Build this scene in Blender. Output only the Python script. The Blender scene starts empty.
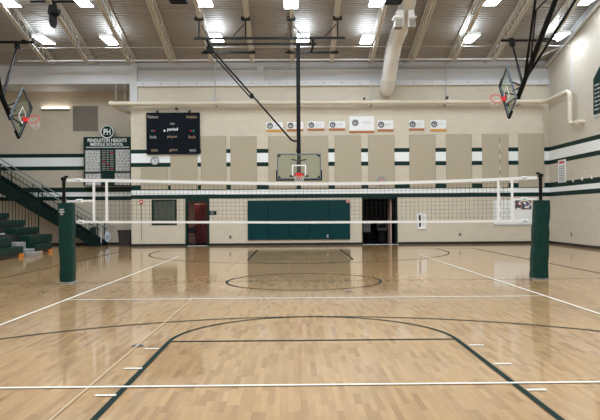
import bpy, math, random
from mathutils import Vector, Matrix
random.seed(7)
SC = bpy.context.scene
COL = SC.collection
V = Vector

# ------------------------------------------------------------------ camera
F = 632.0
CAM = V((0, 0, 1.6))
ROT = Matrix.Rotation(-0.0111, 3, 'Z') @ Matrix.Rotation(math.pi / 2 + 0.0047, 3, 'X') @ Matrix.Rotation(-0.007, 3, 'Z')
cd = bpy.data.cameras.new('camera')
cd.sensor_width = 36
cd.lens = 36 * F / 600
cd.clip_end = 200
cam = bpy.data.objects.new('camera', cd)
cam.matrix_world = Matrix.Translation(CAM) @ ROT.to_4x4()
COL.objects.link(cam)
SC.camera = cam


def ray(px, py):
    return ROT @ V(((px - 300) / F, (210 - py) / F, -1))


def P(px, py, d):
    """point measured on the photograph, standing at depth Y = d"""
    r = ray(px, py)
    return CAM + r * (d / r.y)


def PX(px, py, X):
    r = ray(px, py)
    return CAM + r * (X / r.x)


# ------------------------------------------------------------------ materials
def lin(c):
    return tuple(((v / 255) / 12.92 if v / 255 <= 0.04045 else ((v / 255 + 0.055) / 1.055) ** 2.4) for v in c)


def mat(name, rgb, rough=0.6, metal=0.0, noise=0.0, nscale=6.0, bump=0.0, bscale=40.0, coat=0.0, spec=0.5):
    m = bpy.data.materials.new(name)
    m.use_nodes = True
    nt = m.node_tree
    b = nt.nodes['Principled BSDF']
    c = lin(rgb)
    b.inputs['Base Color'].default_value = (*c, 1)
    b.inputs['Roughness'].default_value = rough
    b.inputs['Metallic'].default_value = metal
    b.inputs['Specular IOR Level'].default_value = spec
    b.inputs['Coat Weight'].default_value = coat
    tc = nt.nodes.new('ShaderNodeTexCoord')
    if noise:
        n = nt.nodes.new('ShaderNodeTexNoise')
        n.inputs['Scale'].default_value = nscale
        n.inputs['Detail'].default_value = 6
        nt.links.new(tc.outputs['Object'], n.inputs['Vector'])
        r = nt.nodes.new('ShaderNodeMapRange')
        r.inputs['To Min'].default_value = 1 - noise
        r.inputs['To Max'].default_value = 1 + noise
        nt.links.new(n.outputs['Fac'], r.inputs['Value'])
        x = nt.nodes.new('ShaderNodeVectorMath')
        x.operation = 'SCALE'
        x.inputs[0].default_value = c
        nt.links.new(r.outputs['Result'], x.inputs['Scale'])
        nt.links.new(x.outputs['Vector'], b.inputs['Base Color'])
    if bump:
        n = nt.nodes.new('ShaderNodeTexNoise')
        n.inputs['Scale'].default_value = bscale
        nt.links.new(tc.outputs['Object'], n.inputs['Vector'])
        bp = nt.nodes.new('ShaderNodeBump')
        bp.inputs['Strength'].default_value = bump
        bp.inputs['Distance'].default_value = 0.02
        nt.links.new(n.outputs['Fac'], bp.inputs['Height'])
        nt.links.new(bp.outputs['Normal'], b.inputs['Normal'])
    return m


def emat(name, rgb, strength):
    m = bpy.data.materials.new(name)
    m.use_nodes = True
    b = m.node_tree.nodes['Principled BSDF']
    b.inputs['Base Color'].default_value = (*lin(rgb), 1)
    b.inputs['Emission Color'].default_value = (*lin(rgb), 1)
    b.inputs['Emission Strength'].default_value = strength
    return m


def block_mat(name, rgb, vary=0.03):
    """painted concrete block: faint joints by bump, tiny tone changes"""
    m = mat(name, rgb, 0.6, spec=0.4)
    nt = m.node_tree
    b = nt.nodes['Principled BSDF']
    tc = nt.nodes.new('ShaderNodeTexCoord')
    sep = nt.nodes.new('ShaderNodeSeparateXYZ')
    nt.links.new(tc.outputs['Object'], sep.inputs[0])
    add = nt.nodes.new('ShaderNodeMath')
    nt.links.new(sep.outputs['X'], add.inputs[0])
    nt.links.new(sep.outputs['Y'], add.inputs[1])
    cmb = nt.nodes.new('ShaderNodeCombineXYZ')
    nt.links.new(add.outputs[0], cmb.inputs['X'])
    nt.links.new(sep.outputs['Z'], cmb.inputs['Y'])
    br = nt.nodes.new('ShaderNodeTexBrick')
    br.inputs['Scale'].default_value = 1
    br.inputs['Brick Width'].default_value = 0.4
    br.inputs['Row Height'].default_value = 0.2
    br.inputs['Mortar Size'].default_value = 0.008
    c = lin(rgb)
    br.inputs['Color1'].default_value = (*[v * (1 - vary) for v in c], 1)
    br.inputs['Color2'].default_value = (*[v * (1 + vary) for v in c], 1)
    br.inputs['Mortar'].default_value = (*[v * 0.95 for v in c], 1)
    nt.links.new(cmb.outputs[0], br.inputs['Vector'])
    nt.links.new(br.outputs['Color'], b.inputs['Base Color'])
    bp = nt.nodes.new('ShaderNodeBump')
    bp.invert = True
    bp.inputs['Strength'].default_value = 0.3
    bp.inputs['Distance'].default_value = 0.01
    nt.links.new(br.outputs['Fac'], bp.inputs['Height'])
    nt.links.new(bp.outputs['Normal'], b.inputs['Normal'])
    return m


def wood_floor():
    m = bpy.data.materials.new('maple_floor')
    m.use_nodes = True
    nt = m.node_tree
    N, L = nt.nodes, nt.links
    b = N['Principled BSDF']
    tc = N.new('ShaderNodeTexCoord')
    sep = N.new('ShaderNodeSeparateXYZ')
    L.new(tc.outputs['Object'], sep.inputs[0])
    cmb = N.new('ShaderNodeCombineXYZ')
    L.new(sep.outputs['Y'], cmb.inputs['X'])
    L.new(sep.outputs['X'], cmb.inputs['Y'])
    br = N.new('ShaderNodeTexBrick')
    br.offset = 0.37
    br.offset_frequency = 3
    br.squash = 1.6
    br.squash_frequency = 2
    br.inputs['Scale'].default_value = 1
    br.inputs['Brick Width'].default_value = 0.30
    br.inputs['Row Height'].default_value = 0.057
    br.inputs['Mortar Size'].default_value = 0.0012
    br.inputs['Bias'].default_value = 0.0
    br.inputs['Color1'].default_value = (0, 0, 0, 1)
    br.inputs['Color2'].default_value = (1, 1, 1, 1)
    br.inputs['Mortar'].default_value = (0.1, 0.1, 0.1, 1)
    L.new(cmb.outputs[0], br.inputs['Vector'])
    ramp = N.new('ShaderNodeValToRGB')
    e = ramp.color_ramp.elements
    e[0].position = 0.0
    e[0].color = (*lin((158, 120, 75)), 1)
    e[1].position = 1.0
    e[1].color = (*lin((191, 154, 105)), 1)
    k = ramp.color_ramp.elements.new(0.3)
    k.color = (*lin((176, 139, 92)), 1)
    L.new(br.outputs['Color'], ramp.inputs['Fac'])
    # streaky grain along the strips
    mp = N.new('ShaderNodeMapping')
    mp.inputs['Scale'].default_value = (60, 3, 1)
    L.new(tc.outputs['Object'], mp.inputs['Vector'])
    n1 = N.new('ShaderNodeTexNoise')
    n1.inputs['Scale'].default_value = 1
    n1.inputs['Detail'].default_value = 8
    L.new(mp.outputs[0], n1.inputs['Vector'])
    n2 = N.new('ShaderNodeTexNoise')
    n2.inputs['Scale'].default_value = 0.35
    n2.inputs['Detail'].default_value = 3
    L.new(tc.outputs['Object'], n2.inputs['Vector'])
    ad = N.new('ShaderNodeMath')
    L.new(n1.outputs['Fac'], ad.inputs[0])
    L.new(n2.outputs['Fac'], ad.inputs[1])
    rg = N.new('ShaderNodeMapRange')
    rg.inputs['From Min'].default_value = 0.6
    rg.inputs['From Max'].default_value = 1.4
    rg.inputs['To Min'].default_value = 0.82
    rg.inputs['To Max'].default_value = 1.14
    L.new(ad.outputs[0], rg.inputs['Value'])
    sc = N.new('ShaderNodeVectorMath')
    sc.operation = 'SCALE'
    L.new(ramp.outputs['Color'], sc.inputs[0])
    L.new(rg.outputs['Result'], sc.inputs['Scale'])
    L.new(sc.outputs['Vector'], b.inputs['Base Color'])
    b.inputs['Roughness'].default_value = 0.42
    b.inputs['Specular IOR Level'].default_value = 0.3
    b.inputs['Coat Weight'].default_value = 1.0
    b.inputs['Coat Roughness'].default_value = 0.08
    b.inputs['Coat IOR'].default_value = 1.52
    bp = N.new('ShaderNodeBump')
    bp.inputs['Strength'].default_value = 0.02
    bp.inputs['Distance'].default_value = 0.01
    L.new(br.outputs['Color'], bp.inputs['Height'])
    L.new(bp.outputs['Normal'], b.inputs['Coat Normal'])
    return m


def glass_mat():
    m = bpy.data.materials.new('backboard_glass')
    m.use_nodes = True
    nt = m.node_tree
    nt.nodes.clear()
    o = nt.nodes.new('ShaderNodeOutputMaterial')
    t = nt.nodes.new('ShaderNodeBsdfTransparent')
    t.inputs['Color'].default_value = (0.86, 0.91, 0.88, 1)
    g = nt.nodes.new('ShaderNodeBsdfGlossy')
    g.inputs['Roughness'].default_value = 0.03
    mx = nt.nodes.new('ShaderNodeMixShader')
    mx.inputs[0].default_value = 0.07
    nt.links.new(t.outputs[0], mx.inputs[1])
    nt.links.new(g.outputs[0], mx.inputs[2])
    nt.links.new(mx.outputs[0], o.inputs['Surface'])
    return m


M = dict(
    wall=block_mat('cream_block', (200, 193, 177)),
    wall_up=block_mat('upper_wall_paint', (200, 203, 206), 0.015),
    wall_side=block_mat('side_wall_block', (198, 192, 180)),
    alcove=block_mat('alcove_block', (192, 184, 168)),
    green=mat('dark_green_paint', (3, 42, 37), 0.55, spec=0.2),
    white=mat('white_paint', (232, 238, 240), 0.5),
    panel=mat('acoustic_fabric', (174, 166, 147), 0.95, noise=0.10, nscale=18, bump=0.3, bscale=90, spec=0.1),
    deck=mat('deck_paint', (160, 156, 151), 0.55, noise=0.04, nscale=2),
    joist=mat('joist_paint', (197, 194, 187), 0.55),
    steel_pale=mat('pale_grey_steel', (206, 210, 214), 0.5),
    beam=mat('grey_beam_paint', (162, 164, 164), 0.6),
    black=mat('black_paint', (8, 9, 11), 0.5, spec=0.2),
    navy=mat('scoreboard_navy', (3, 12, 23), 0.55, spec=0.12),
    mast=mat('dark_painted_steel', (6, 12, 15), 0.5, spec=0.2),
    pad=mat('green_vinyl', (2, 52, 48), 0.42, spec=0.25, noise=0.12, nscale=5, bump=0.7, bscale=7),
    wallpad=mat('teal_wall_pad', (1, 54, 58), 0.6, spec=0.15, noise=0.05),
    bleach=mat('green_bleacher', (2, 44, 39), 0.45, spec=0.25),
    stair=mat('stair_green', (2, 28, 26), 0.5, spec=0.2),
    rail=mat('rail_grey_green', (120, 132, 134), 0.4),
    duct=mat('white_duct', (216, 216, 214), 0.5, noise=0.03, nscale=1.5),
    pipe=mat('cream_pipe', (206, 199, 182), 0.45),
    grille=mat('grey_grille', (128, 122, 112), 0.6),
    grey=mat('mid_grey_plastic', (140, 142, 142), 0.5),
    lgrey=mat('light_grey_plastic', (190, 196, 202), 0.5),
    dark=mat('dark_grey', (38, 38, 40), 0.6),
    orange=mat('orange_paint', (196, 120, 44), 0.5),
    gold=mat('gold_band', (206, 148, 52), 0.5),
    copper=mat('copper_band', (170, 104, 54), 0.5),
    red=mat('rim_red', (210, 40, 34), 0.4),
    maroon=mat('maroon_door', (96, 18, 16), 0.5),
    pinkish=mat('pale_pink_wall', (190, 160, 148), 0.7),
    cord=mat('black_cord', (34, 36, 38), 0.8),
    cordw=mat('white_cord', (225, 225, 225), 0.8),
    tape=mat('white_vinyl_tape', (236, 242, 246), 0.5, noise=0.03),
    frame_blue=mat('blue_grey_frame', (92, 106, 116), 0.4, metal=0.3),
    glass=glass_mat(),
    bin=mat('dark_bin', (46, 42, 44), 0.6),
    blueoval=mat('pale_blue_plastic', (168, 190, 210), 0.4),
    lens=emat('lamp_lens', (240, 248, 255), 24),
    tube=emat('fluorescent_lens', (255, 244, 228), 6),
    tan=mat('tan_lettering', (136, 116, 90), 0.6),
    ltan=mat('pale_lettering', (150, 152, 150), 0.6),
    led_r=emat('red_led', (170, 20, 30), 0.3),
    led_t=emat('teal_led', (20, 130, 116), 0.25),
    led_w=emat('white_led', (240, 245, 255), 0.6),
    blind=mat('grey_blind', (84, 88, 88), 0.7, noise=0.06, nscale=30),
    hallfloor=mat('hall_floor', (120, 100, 90), 0.5),
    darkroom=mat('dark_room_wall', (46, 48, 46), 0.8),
    text_grey=mat('grey_print', (96, 98, 104), 0.7),
    pink=mat('pink_sign', (196, 130, 124), 0.6),
    rubber=mat('black_baseboard', (16, 18, 18), 0.5),
    line_green=mat('court_green', (4, 36, 33), 0.6, spec=0.08),
    line_white=mat('court_white', (222, 222, 214), 0.5, spec=0.15),
    line_pale=mat('faded_tape', (184, 162, 130), 0.5),
    floor=wood_floor(),
    chrome=mat('brushed_steel', (168, 170, 172), 0.3, metal=0.9),
    paper=mat('white_paper', (226, 230, 232), 0.6),
    photo_a=mat('photo_dark', (58, 52, 58), 0.5),
    photo_b=mat('photo_skin', (170, 120, 104), 0.5),
    photo_c=mat('photo_blue', (70, 92, 140), 0.5),
)


# ------------------------------------------------------------------ mesh builder
class MB:
    def __init__(s, T=None):
        s.v, s.f, s.mi, s.mats, s.T, s.smooth = [], [], [], [], T, []
        s.cur = 0

    def use(s, m):
        if m not in s.mats:
            s.mats.append(m)
        s.cur = s.mats.index(m)
        return s

    def _add(s, pts, faces, smooth=False):
        o = len(s.v)
        s.v += [tuple(s.T @ V(p)) if s.T else tuple(p) for p in pts]
        for f in faces:
            s.f.append([i + o for i in f])
            s.mi.append(s.cur)
            s.smooth.append(smooth)
        return s

    def box(s, x0, x1, y0, y1, z0, z1):
        x0, x1 = min(x0, x1), max(x0, x1)
        y0, y1 = min(y0, y1), max(y0, y1)
        z0, z1 = min(z0, z1), max(z0, z1)
        p = [(x0, y0, z0), (x1, y0, z0), (x1, y1, z0), (x0, y1, z0), (x0, y0, z1), (x1, y0, z1), (x1, y1, z1), (x0, y1, z1)]
        return s._add(p, [(3, 2, 1, 0), (4, 5, 6, 7), (0, 1, 5, 4), (1, 2, 6, 5), (2, 3, 7, 6), (3, 0, 4, 7)])

    def bbox(s, x0, x1, y0, y1, z0, z1, r=0.02):
        """box with chamfered vertical and horizontal edges"""
        ring = []
        for z, k in ((z0, r), (z0 + r, 0), (z1 - r, 0), (z1, r)):
            a, b, c, d = x0 + k, x1 - k, y0 + k, y1 - k
            q = r
            ring.append([(a + q, c, z), (b - q, c, z), (b, c + q, z), (b, d - q, z), (b - q, d, z), (a + q, d, z), (a, d - q, z), (a, c + q, z)])
        return s.loft(ring, True)

    def loft(s, rings, caps=True, smooth=False):
        n = len(rings[0])
        pts = [p for r in rings for p in r]
        fs = []
        for i in range(len(rings) - 1):
            for j in range(n):
                a, b = i * n + j, i * n + (j + 1) % n
                fs.append((a, b, b + n, a + n))
        s._add(pts, fs, smooth)
        if caps:
            s._add(rings[0], [tuple(reversed(range(n)))])
            s._add(rings[-1], [tuple(range(n))])
        return s

    def tube(s, pts, r, n=8, caps=True, closed=False):
        pts = [V(p) for p in pts]
        rings = []
        m = len(pts)
        up = None
        for i, p in enumerate(pts):
            if closed:
                t = pts[(i + 1) % m] - pts[i - 1]
            else:
                t = pts[min(i + 1, m - 1)] - pts[max(i - 1, 0)]
            t.normalize()
            if up is None:
                up = V((0, 0, 1)) if abs(t.z) < 0.9 else V((0, 1, 0))
            a = t.cross(up)
            a.normalize()
            b = a.cross(t)
            b.normalize()
            up = b
            rr = r[i] if isinstance(r, (list, tuple)) else r
            rings.append([p + (a * math.cos(2 * math.pi * k / n + math.pi / n) + b * math.sin(2 * math.pi * k / n + math.pi / n)) * rr for k in range(n)])
        if closed:
            rings.append(rings[0])
            return s.loft(rings, False, n > 5)
        return s.loft(rings, caps, n > 5)

    def disc(s, c, axis, r, t, n=24):
        c = V(c)
        ax = V(axis).normalized()
        return s.tube([c - ax * t / 2, c + ax * t / 2], r, n)

    def ring(s, c, axis, R, r, n=28, k=8):
        c = V(c)
        ax = V(axis).normalized()
        a = ax.orthogonal().normalized()
        b = ax.cross(a)
        return s.tube([c + (a * math.cos(2 * math.pi * i / n) + b * math.sin(2 * math.pi * i / n)) * R for i in range(n)], r, k, closed=True)

    def poly_prism(s, pts2, plane, a0, a1):
        """extrude a polygon; plane 'yz' extrudes in x, 'xz' in y"""
        mk = {'yz': lambda u, v, a: (a, u, v), 'xz': lambda u, v, a: (u, a, v), 'xy': lambda u, v, a: (u, v, a)}[plane]
        return s.loft([[mk(u, v, a0) for u, v in pts2], [mk(u, v, a1) for u, v in pts2]], True)

    def build(s, name, m=None, parent=None):
        me = bpy.data.meshes.new(name)
        off = WL.get(parent.name, V((0, 0, 0))) if parent else V((0, 0, 0))
        me.from_pydata([V(p) - off for p in s.v], [], s.f)
        ms = s.mats if s.mats else [m]
        for q in ms:
            me.materials.append(M[q] if isinstance(q, str) else q)
        for p, i, sm in zip(me.polygons, s.mi, s.smooth):
            p.material_index = i
            p.use_smooth = sm
        me.update()
        o = bpy.data.objects.new(name, me)
        COL.objects.link(o)
        if parent:
            o.parent = parent
            WL[o.name] = off
        return o


WL = {}


def tag(o, label, cat, group=None):
    o['label'] = label
    o['category'] = cat
    if group:
        o['group'] = group
    return o


def thing(name, label, cat, loc, group=None):
    o = bpy.data.objects.new(name, None)
    o.empty_display_size = 0.2
    o.location = loc
    COL.objects.link(o)
    WL[o.name] = V(loc)
    return tag(o, label, cat, group)


def struct(mb, name, m=None, parent=None):
    o = mb.build(name, m, parent)
    o['kind'] = 'structure'
    return o


def dup(root, loc, label, group=None):
    r = root.copy()
    COL.objects.link(r)
    r.location = loc
    WL[r.name] = V(loc)
    r['label'] = label
    if group:
        r['group'] = group
    for ch in list(root.children):
        c = ch.copy()
        COL.objects.link(c)
        c.parent = r
        for g in list(ch.children):
            d = g.copy()
            COL.objects.link(d)
            d.parent = c
    return r


def lettering(s, height, centre, m, parent, name='lettering', axis='front', width=None, depth=0.006):
    """raised letters facing the camera side (front) or facing -X (side)"""
    cu = bpy.data.curves.new('txt', 'FONT')
    cu.body = s
    cu.size = 1
    cu.align_x = 'CENTER'
    cu.align_y = 'CENTER'
    cu.extrude = 0.01
    cu.resolution_u = 2
    cu.offset = 0.02
    ob = bpy.data.objects.new('txt', cu)
    COL.objects.link(ob)
    bpy.context.view_layer.update()
    me = bpy.data.meshes.new_from_object(ob.evaluated_get(bpy.context.evaluated_depsgraph_get()))
    bpy.data.objects.remove(ob)
    bpy.data.curves.remove(cu)
    xs = [v.co.x for v in me.vertices]
    ys = [v.co.y for v in me.vertices]
    w, h = max(xs) - min(xs), max(ys) - min(ys)
    cx, cy = (max(xs) + min(xs)) / 2, (max(ys) + min(ys)) / 2
    ky = height / h
    kx = width / w if width else ky
    off = WL.get(parent.name, V((0, 0, 0)))
    c = V(centre)
    for v in me.vertices:
        x, y, z = (v.co.x - cx) * kx, (v.co.y - cy) * ky, v.co.z / 0.01 * depth
        if axis == 'front':
            v.co = c + V((x, -z, y)) - off
        else:
            v.co = c + V((-z, -x, y)) - off
    me.materials.append(M[m])
    o = bpy.data.objects.new(name, me)
    COL.objects.link(o)
    o.parent = parent
    WL[o.name] = off
    return o


# ------------------------------------------------------------------ the room
D = 31.4          # back wall
DA = 33.3         # wall of the recess on the left
XR = 12.8         # right wall
XL = -16.6        # left wall
YF = -6.0         # wall behind
AX = 0.24         # court axis
SL = 0.28         # roof pitch


def deckz(y):
    return 9.12 + SL * (D - y) if y >= 13 else 9.12 + SL * (D - 13) - SL * (13 - y)


def chordz(y):
    return 8.436 + SL * (D - y)


def wx(px, py=150):
    return P(px, py, D).x


def wz(py, px=300):
    return P(px, py, D).z


XW0 = wx(131)
STR = [('green', 148.9, 152.9), ('white', 152.9, 162.2), ('green', 162.2, 166.3), ('green', 184.6, 189.6), ('white', 189.6, 194.2), ('green', 194.2, 198.3)]
STRZ = [(c, wz(b, 265), wz(a, 265)) for c, a, b in STR]

# floor with its painted lines
fl = MB().use('floor')
fl.box(XL, XR, YF, DA + 0.2, -0.2, 0)


def strip(p, q, w, z=0.0012):
    z = z * 2 + 0.003
    p, q = V((*p, 0)), V((*q, 0))
    t = (q - p).normalized()
    n = V((-t.y, t.x, 0)) * w / 2
    fl._add([(p + n) + V((0, 0, z)), (p - n) + V((0, 0, z)), (q - n) + V((0, 0, z)), (q + n) + V((0, 0, z))], [(0, 1, 2, 3)])


def arc(c, R, a0, a1, w, z=0.0010, n=72):
    z = z * 2 + 0.003
    pts, fs = [], []
    for i in range(n + 1):
        a = math.radians(a0 + (a1 - a0) * i / n)
        for r in (R - w / 2, R + w / 2):
            pts.append((c[0] + r * math.cos(a), c[1] + r * math.sin(a), z))
    for i in range(n):
        fs.append((2 * i, 2 * i + 1, 2 * i + 3, 2 * i + 2))
    fl._add(pts, fs)


NETD = 14.87
FTN, BKN = 7.93, 3.74
FTF, BKF = 2 * NETD - FTN, 2 * NETD - BKN
LW = 0.05
fl.use('line_green')
for ft, bk, sg in ((FTN, BKN, -1), (FTF, BKF, 1)):
    base = bk + sg * 1.575
    strip((AX - 1.80, ft), (AX - 1.80, base), 0.058, 0.0016)
    strip((AX + 1.80, ft), (AX + 1.80, base), 0.058, 0.0016)
    strip((AX - 1.83, ft), (AX + 1.83, ft), LW)
    arc((AX, ft), 1.80, 0 if sg < 0 else 180, 180 if sg < 0 else 360, LW)
    arc((AX, bk), 6.0, 0 if sg < 0 else 180, 180 if sg < 0 else 360, LW)
    for s2 in (-1, 1):
        strip((AX + s2 * 6.0, bk), (AX + s2 * 6.0, base), LW)
    strip((AX - 7.62, base), (AX + 7.62, base), LW)
arc((AX, NETD), 1.80, 0, 360, 0.06, n=96)
for s2 in (-1, 1):
    strip((AX + s2 * 7.62, BKN - 1.575), (AX + s2 * 7.62, BKF + 1.575), LW)
strip((AX - 7.62, NETD), (AX + 7.62, NETD), 0.03)
fl.use('line_white')
for s2 in (-1, 1):
    strip((AX + s2 * 4.5, NETD - 9), (AX + s2 * 4.5, NETD + 9), 0.05, 0.002)
for yy in (NETD - 9, NETD - 3):
    strip((AX - 4.5, yy), (AX + 4.5, yy), 0.05, 0.0022)
for (x0, x1, y) in ((145, 159, 349.2), (123.5, 142, 369), (95, 116, 396), (469, 484, 345.5), (494, 512, 364.2), (527, 547, 390.4)):
    def g(px, py):
        r = ray(px, py)
        q = CAM + r * (-CAM.z / r.z)
        return (q.x, q.y)
    a, b_ = g(x0, y), g(x1, y)
    strip(a, (b_[0], a[1]), 0.05, 0.002)
fl.use('line_pale')
strip((-1.9, 3.0), (-1.9, NETD - 3), 0.024, 0.0018)
strip((-1.9, NETD + 3.2), (-1.9, NETD + 11.5), 0.026, 0.0018)
struct(fl, 'floor')

# back wall with its two door openings, window opening and painted stripes
ZD = wz(199.5, 197)
d1 = (wx(187.5, 220), wx(207.3, 220))
d2 = (wx(363.2, 220), wx(396.8, 220))
w1 = (wx(151.8, 210), wx(176.8, 210))
wz0, wz1 = wz(225, 165), wz(199.5, 165)
ZT = wz(86, 300)
b = MB().use('wall')
T = 0.25
b.box(XW0, w1[0], D, D + T, 0, ZT)
b.box(w1[0], w1[1], D, D + T, 0, wz0)
b.box(w1[0], w1[1], D, D + T, wz1, ZT)
b.box(w1[1], d1[0], D, D + T, 0, ZT)
b.box(d1[0], d1[1], D, D + T, ZD, ZT)
b.box(d1[1], d2[0], D, D + T, 0, ZT)
b.box(d2[0], d2[1], D, D + T, ZD, ZT)
b.box(d2[1], XR + 0.3, D, D + T, 0, ZT)
b.use('wall_up')
b.box(XW0, XR + 0.3, D + 0.06, D + T, ZT, 9.3)
# pilasters
b.use('wall_up')
b.box(wx(130.5), wx(138), D - 0.1, D, wz(104, 134), wz(67, 134))
b.box(wx(258), wx(264), D - 0.1, D + 0.06, ZT, wz(66.5, 261))
for c, z0, z1 in STRZ:
    b.use(c)
    b.box(XW0, XR, D - 0.003, D, z0, z1)
struct(b, 'wall_back')

# recess wall on the left, its soffit and front beam
b = MB().use('alcove')
b.box(XL, XW0 + 0.25, DA, DA + 0.25, 0, 8.1)
b.box(XW0, XW0 + 0.25, D + T, DA, 0, 8.1)
for c, z0, z1 in STRZ:
    b.use(c)
    b.box(XL, XW0, DA - 0.003, DA, z0, z1)
struct(b, 'wall_recess')
b = MB().use('wall_up')
ZS = wz(84, 60)
b.box(XL, XW0, D + 0.3, DA, ZS, ZS + 0.15)
struct(b, 'ceiling_recess')
b = MB().use('wall_up')
b.box(XL, XW0, D, D + 0.3, ZS, wz(66, 60))
b.use('beam')
b.box(XL, XW0, D + 0.05, D + 0.3, wz(66, 60), 9.3)
struct(b, 'trim_1')

# bolted ledge along the top of the back wall and darker angle above it
b = MB().use('steel_pale')
b.box(wx(138), wx(550), D - 0.14, D + 0.06, wz(86.2, 300), wz(81.2, 300))
b.use('grey')
for px in range(144, 548, 18):
    x = wx(px)
    b.disc((x, D - 0.145, wz(83.5, 300)), (0, 1, 0), 0.035, 0.02, 8)
struct(b, 'trim_2')
b = MB().use('beam')
b.box(wx(138), XR, D - 0.06, D + 0.06, wz(69, 300), wz(66.8, 300))
struct(b, 'trim_3')

# side walls and wall behind the camera
b = MB().use('wall_side')
prof = [(YF, 0), (D + T, 0), (D + T, deckz(D)), (13, deckz(13)), (YF, deckz(YF))]
b.poly_prism(prof, 'yz', XR, XR + 0.3)
for c, z0, z1 in STRZ:
    b.use(c)
    b.box(XR - 0.003, XR, YF, D, z0, z1)
b.use('wall_side').box(XR - 0.12, XR, -5.9, -5.5, 0, 9)
struct(b, 'wall_right')
b = MB().use('wall_side')
b.poly_prism([(YF, 0), (DA + 0.2, 0), (DA + 0.2, 9.0), (D, deckz(D)), (13, deckz(13)), (YF, deckz(YF))], 'yz', XL - 0.3, XL)
struct(b, 'wall_left')
b = MB().use('wall_side')
b.box(XL, XR, YF - 0.3, YF, 0, deckz(YF))
struct(b, 'wall_front')

# ribbed metal deck
b = MB().use('deck')
top, pts = [], []
y = D + 0.2
PITCH = 0.16
while y > YF:
    z = deckz(y)
    pts += [(y, z), (y - PITCH * 0.52, deckz(y - PITCH * 0.52)), (y - PITCH * 0.60, deckz(y - PITCH * 0.6) + 0.075), (y - PITCH * 0.92, deckz(y - PITCH * 0.92) + 0.075)]
    y -= PITCH
n = len(pts)
vv = [(XL, p[0], p[1]) for p in pts] + [(XR, p[0], p[1]) for p in pts]
b._add(vv, [(i, i + 1, n + i + 1, n + i) for i in range(n - 1)])
struct(b, 'ceiling')

# raked steel along the top of the right wall
b = MB().use('beam')


def rk(y):
    return 8.8 + 0.24 * (D - y)


b.poly_prism([(D, rk(D)), (21, rk(21)), (21, rk(21) + 0.42), (D, rk(D) + 0.42)], 'yz', XR - 0.1, XR)
b.use('steel_pale')
b.poly_prism([(D, rk(D) - 0.03), (21, rk(21) - 0.03), (21, rk(21) + 0.05), (D, rk(D) + 0.05)], 'yz', XR - 0.2, XR - 0.1)
struct(b, 'trim_4')

# baseboards
b = MB()
for a, c in ((XW0, d1[0] - 0.1), (d1[1] + 0.1, d2[0] - 0.06), (d2[1] + 0.06, XR)):
    b.box(a, c, D - 0.015, D, 0, 0.12)
struct(b, 'baseboard_back', 'rubber')
b = MB()
b.box(XR - 0.015, XR, YF, D - 0.02, 0, 0.12)
struct(b, 'baseboard_right', 'rubber')
b = MB()
b.box(XL, XW0, DA - 0.015, DA, 0, 0.12)
struct(b, 'baseboard_recess', 'rubber')

# door and window frames, hall and store room behind
b = MB()
fw = 0.1
b.box(d1[0] - fw, d1[0], D - 0.04, D + T, 0, ZD + fw * 0.6)
b.box(d1[1], d1[1] + fw, D - 0.04, D + T, 0, ZD + fw * 0.6)
b.box(d1[0], d1[1], D - 0.04, D + T, ZD - 0.08, ZD + fw * 0.6)
struct(b, 'door_1', 'green')
b = MB()
b.box(d2[0] - 0.06, d2[0], D - 0.04, D + T, 0, ZD + 0.05)
b.box(d2[1] - 0.06, d2[1] + 0.03, D - 0.04, D + T, 0, ZD + 0.05)
b.box(d2[0], d2[1], D - 0.04, D + T, ZD - 0.03, ZD + 0.05)
struct(b, 'door_2', 'stair')
b = MB()
b.box(w1[0], w1[0] + 0.09, D - 0.03, D + 0.1, wz0, wz1)
b.box(w1[1] - 0.09, w1[1], D - 0.03, D + 0.1, wz0, wz1)
b.box(w1[0], w1[1], D - 0.03, D + 0.1, wz1 - 0.07, wz1)
b.box(w1[0], w1[1], D - 0.03, D + 0.1, wz0, wz0 + 0.09)
wo = struct(b, 'window_1', 'green')
b = MB()
zz = wz0 + 0.1
while zz < wz1 - 0.08:
    b.box(w1[0] + 0.09, w1[1] - 0.09, D + 0.05, D + 0.07, zz, zz + 0.04)
    zz += 0.045
bl = b.build('window_blind', 'blind', wo)
b = MB()
b.box(w1[0] + 0.09, w1[1] - 0.09, D + 0.03, D + 0.038, wz0 + 0.09, wz1 - 0.07)
b.build('window_pane', 'glass', wo)
# thresholds
b = MB()
b.box(d1[0], d1[1], D - 0.08, D + T, 0, 0.012)
b.box(d2[0] - 0.05, d2[1] + 0.05, D - 0.08, D + T, 0, 0.012)
struct(b, 'trim_5', 'lgrey')
# hall (left door)
b = MB().use('pinkish')
hx0, hx1, hy1 = d1[0] - 0.7, d1[1] + 0.9, D + 4.2
b.box(hx0 - 0.1, hx0, D + T, hy1, 0, 2.7)
b.box(hx1, hx1 + 0.1, D + T, hy1, 0, 2.7)
b.box(hx0, hx1, hy1, hy1 + 0.1, 0, 2.7)
b.box(hx0, hx1, D + T, hy1, 2.6, 2.7)
struct(b, 'wall_hall')
b = MB().box(hx0, hx1, D + T, hy1, -0.1, 0)
struct(b, 'floor_hall', 'hallfloor')
# store room (right door)
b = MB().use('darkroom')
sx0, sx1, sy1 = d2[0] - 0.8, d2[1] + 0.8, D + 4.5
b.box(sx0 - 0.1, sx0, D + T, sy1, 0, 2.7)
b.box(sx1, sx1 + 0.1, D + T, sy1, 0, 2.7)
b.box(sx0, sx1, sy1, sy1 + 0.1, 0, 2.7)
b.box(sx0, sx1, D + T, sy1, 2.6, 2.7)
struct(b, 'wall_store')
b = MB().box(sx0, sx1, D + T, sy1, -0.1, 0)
struct(b, 'floor_store', 'dark')

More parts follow.
